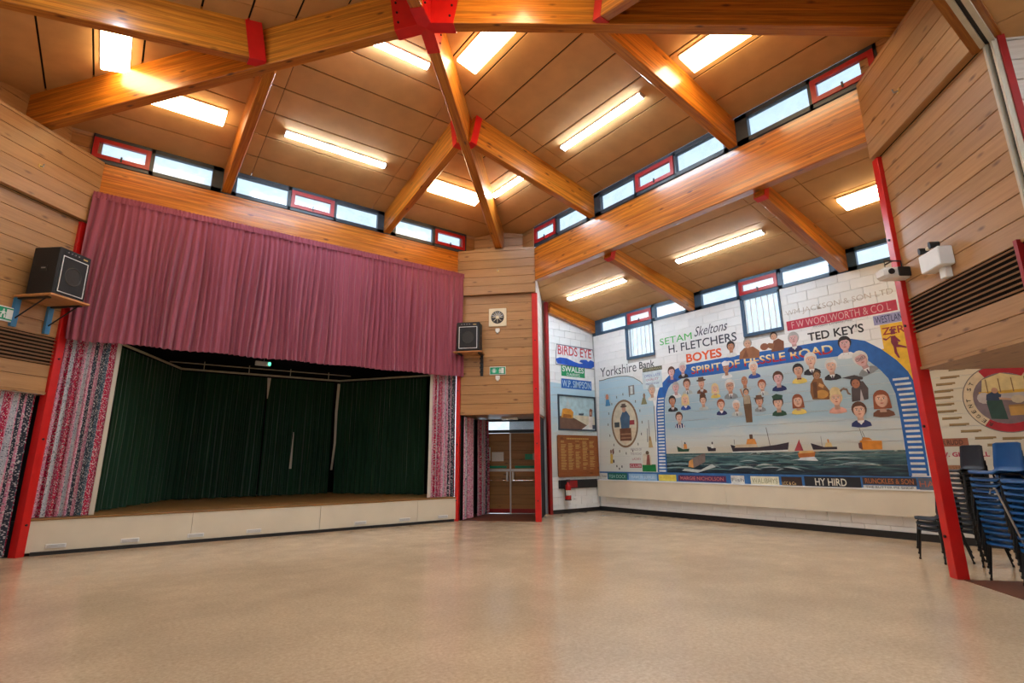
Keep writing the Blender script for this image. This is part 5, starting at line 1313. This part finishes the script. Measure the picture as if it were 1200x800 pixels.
# ---- side wall shop signs
sw = thing('shop_logo', 'red and blue frozen food logo painted high on the white side wall', 'sign', F_BAY @ tr(11.5, 0, 4.2))
lo = [(10.802, 4.933), (12.427, 4.901), (12.417, 4.425), (12.427, 4.287), (12.083, 4.229), (11.501, 4.337), (10.799, 4.375)]
shape(sw, F_BAY, 'logo_outline', [([(10.820, 4.948), (11.603, 4.946), (12.372, 4.937), (12.443, 4.539), (12.427, 4.287), (10.762, 4.293), (10.776, 4.690)], (.10, .10, .14)), ([(10.840, 4.921), (11.602, 4.919), (12.351, 4.907), (12.416, 4.536), (12.402, 4.313), (10.790, 4.322), (10.804, 4.693)], (.78, .78, .80))], -.003)
shape(sw, F_BAY, 'logo_wave', [([(10.768, 4.478), (10.943, 4.536), (11.224, 4.538), (11.507, 4.459), (11.760, 4.416), (12.021, 4.456), (12.254, 4.576), (12.405, 4.535), (12.434, 4.399), (12.276, 4.315), (11.790, 4.297), (11.215, 4.323), (10.832, 4.339)], (.01, .09, .50)), ([(11.803, 4.543), (12.065, 4.570), (12.174, 4.498), (11.945, 4.435), (11.762, 4.471)], (.01, .09, .50))], -.0045)
bz = (10.863, 12.290, 4.626, 4.914)
write(sw, F_BAY, 'BIRDS EYE', *bz, -.005, (.55, .03, .05), bold=.012)
g = thing('painted_sign', 'green and white grocer lettering below the logo on the side wall', 'sign', F_BAY @ tr(11.4, 0, 3.9))
sb = (10.985, 11.969, 3.973, 4.308)
rect(g, F_BAY, 'sign_field', *sb, -.003, (.01, .28, .10)); write(g, F_BAY, 'SWALES', sb[0]+.04, sb[1]-.04, sb[2]+.14, sb[3]-.02, -.0045, (.78, .80, .76), bold=.02); write(g, F_BAY, 'DAIRIES', sb[0]+.22, sb[1]-.22, sb[2]+.02, sb[2]+.11, -.0045, (.78, .80, .76))
g = thing('painted_sign', 'blue sign with pale lettering just above the framed picture', 'sign', F_BAY @ tr(11.5, 0, 3.5))
sb = (10.969, 12.245, 3.598, 3.891)
rect(g, F_BAY, 'sign_field', *sb, -.003, (.01, .11, .42)); write(g, F_BAY, 'W.P. SIMPSON', sb[0]+.04, sb[1]-.04, sb[2]+.04, sb[3]-.04, -.0045, (.45, .62, .78), bold=.01)
g = thing('framed_picture', 'dark framed harbour picture with an orange glow, above the honours board', 'picture', F_BAY @ tr(11.6, 0, 2.8))
x0, x1, a, b = 10.80, 12.38-.02, 2.34, 3.40
mb = MB(); e = .045
mb.box((x0, -.035, a), (x1, 0, a+e)); mb.box((x0, -.035, b-e), (x1, 0, b)); mb.box((x0, -.035, a+e), (x0+e, 0, b-e)); mb.box((x1-e, -.035, a+e), (x1, 0, b-e))
part('picture_frame', mb, 'slate_frame', g, F_BAY)
W_, H_ = x1-x0, b-a
def q2(l): return [(x0+p*W_, a+r_*H_) for p, r_ in l]
shape(g, F_BAY, 'picture_canvas', [(R4(x0, x1, a, b), (.42, .58, .62)), (q2([(0, 0), (1, 0), (1, .42), (.5, .44), (0, .36)]), (.62, .55, .40)), (q2([(0, 0), (.55, 0), (.75, .16), (.40, .36), (0, .40)]), (.16, .08, .05)), (q2([(.55, .0), (1, 0), (1, .14), (.8, .2)]), (.70, .70, .66)),
    (q2([(.08, .36), (.38, .34), (.40, .52), (.30, .64), (.12, .60)]), (.66, .28, .03)), (q2([(.12, .36), (.34, .36), (.34, .44), (.14, .46)]), (.35, .12, .02)), (q2([(.18, .62), (.26, .86), (.27, .86), (.34, .60)]), (.45, .52, .52)),
    (q2([(.54, .44), (.66, .44), (.68, .50), (.54, .49)]), (.06, .07, .09)), (q2([(.80, .10), (.92, .10), (.92, .40), (.88, .48), (.80, .40)]), (.70, .62, .56)), (q2([(.83, .42), (.90, .42), (.92, .62), (.86, .66), (.83, .58)]), (.26, .08, .04)), (q2([(.85, .46), (.89, .46), (.89, .56), (.85, .56)]), (.60, .38, .28)), (q2([(.90, .06), (.98, .06), (.98, .18), (.90, .18)]), (.05, .06, .10))], -.006)

# ---- lifebuoy painting beyond the right post
lb = thing('lifebuoy_painting', 'painted red and cream lifebuoy round a scene, beyond the stacked chairs', 'mural', F_MURAL @ tr(9.7, 0, 2.4))
shape(lb, F_MURAL, 'painted_background', [(R4(8.62, 14.3, .96, 5.3), None)], -.001, 'annex_wall', cut=True)
bx, bz_ = 12.2-2.47, 2.47; RO, RI = .57, .435
N = 48; mb = MB()
for k in range(N):
    a0, a1 = 2*PI*k/N, 2*PI*(k+1)/N; am_ = math.degrees((a0+a1)/2)
    red = 50 < am_ < 122 or 232 < am_ < 305
    mb.poly([(bx+r_*math.cos(a), -.004, bz_+r_*math.sin(a)) for r_, a in ((RI, a0), (RO, a0), (RO, a1), (RI, a1))], 0, (.42, .012, .025) if red else (.66, .54, .36))
    mb.poly([(bx+r_*math.cos(a), -.0035, bz_+r_*math.sin(a)) for r_, a in ((RO, a0), (RO+.015, a0), (RO+.015, a1), (RO, a1))], 0, (.16, .15, .14))
part('painted_ring', mb, 'paint', lb, F_MURAL)
sc_ = [(ell(bx, bz_, RI, RI, 40), (.20, .15, .17)), ([(bx-.30, bz_+.12), (bx+.40, bz_+.12), (bx+.30, bz_+.34), (bx, bz_+.43), (bx-.26, bz_+.34)], (.72, .60, .30)), (R4(bx-.34, bx+.40, bz_+.08, bz_+.13), (.62, .38, .05))]
for k in range(4): sc_.append((R4(bx-.22+k*.17, bx-.205+k*.17, bz_+.10, bz_+.34), (.22, .14, .06)))
sc_ += [(R4(bx-.36, bx+.40, bz_-.02, bz_+.08), (.46, .44, .46)), (ell(bx-.28, bz_+.02, .10, .10, 10), (.50, .46, .46)), ([(bx-.24, bz_-.34), (bx-.02, bz_-.36), (bx-.05, bz_-.02), (bx-.08, bz_+.12), (bx-.20, bz_+.10), (bx-.26, bz_-.05)], (.02, .07, .06)), ([(bx-.26, bz_-.02), (bx-.08, bz_-.04), (bx-.04, bz_+.06), (bx-.14, bz_+.13), (bx-.24, bz_+.08)], (.03, .05, .11)),
   (ell(bx-.12, bz_+.14, .045, .05, 10), (.50, .28, .20)), ([(bx-.08, bz_+.02), (bx+.10, bz_-.02), (bx+.10, bz_-.05), (bx-.08, bz_-.02)], (.55, .34, .24)), (ell(bx+.16, bz_-.03, .09, .07, 10), (.55, .48, .36)), (R4(bx+.02, bx+.34, bz_-.30, bz_-.14), (.52, .30, .08)), (R4(bx+.02, bx+.36, bz_-.15, bz_-.12), (.34, .18, .05))]
shape(lb, F_MURAL, 'painted_scene', sc_, -.0045, label='painted scene inside the lifebuoy')
rr = (RO+RI)/2
for i, ch in enumerate('REGENT ST'):
    if ch == ' ': continue
    th = math.radians(238-i*11.5)
    me = text_mesh(ch, .052, .062, 'paint', (.03, .025, .02), bold=.015)
    m = F_MURAL @ tr(bx+rr*math.cos(th), -.0055, bz_+rr*math.sin(th)) @ Matrix.Rotation(-(th-PI/2), 4, 'Y') @ tr(-.026, 0, -.031)
    link('lettering', me, lb, m)
for (x, z) in [(9.175, 3.049), (9.027, 2.918), (8.944, 2.801), (8.897, 2.674), (8.877, 2.557), (8.870, 2.432), (8.887, 2.307), (8.937, 2.180), (9.023, 2.062), (9.173, 1.941), (9.352, 1.816), (9.503, 1.696), (9.721, 1.797)]:
    rect(lb, F_MURAL, 'painted_nameplate', x-.145, x+.145, z-.016, z+.018, -.003, (.30, .20, .08)); rect(lb, F_MURAL, 'painted_shadow', x-.15, x+.10, z-.028, z-.016, -.0025, (.18, .13, .07))
sign((8.590, 9.103, 1.677, 1.820), 'R RUDD', (.30, .10, .05), (.10, .03, .02), .2, .02, F=F_MURAL, parent=lb, y=-.003, ti=(.25, .85))
sign((8.554, 9.395, 1.452, 1.614), '', (.62, .60, .52), None, parent=lb, y=-.003)
write(lb, F_MURAL, 'W. GLEDHILL', *(8.646, 9.361, 1.496, 1.577), -.0045, (.42, .02, .08), bold=.03)
sign((8.709, 8.921, 1.267, 1.348), 'FISH', (.38, .18, .09), (.2, .07, .03), .2, parent=lb, y=-.003)
t = thing('wall_cable', 'thin black cable looping under the right timber corner', 'cable', F_MURAL @ tr(8.7, -.03, 3.1))
part('cable_run', MB().tube([(a, -.03, b) for a, b in [(8.643, 3.237), (8.675, 3.101), (8.751, 3.067), (8.885, 3.081), (9.062, 3.128), (9.179, 3.143)]], .006, 5), 'black', t, F_MURAL)

# things that ended up without children of their own kind are tidied here
for o in list(C.objects):
    if o.type == 'MESH' and o.parent is None and 'label' not in o and 'kind' not in o: o['kind'] = 'structure'
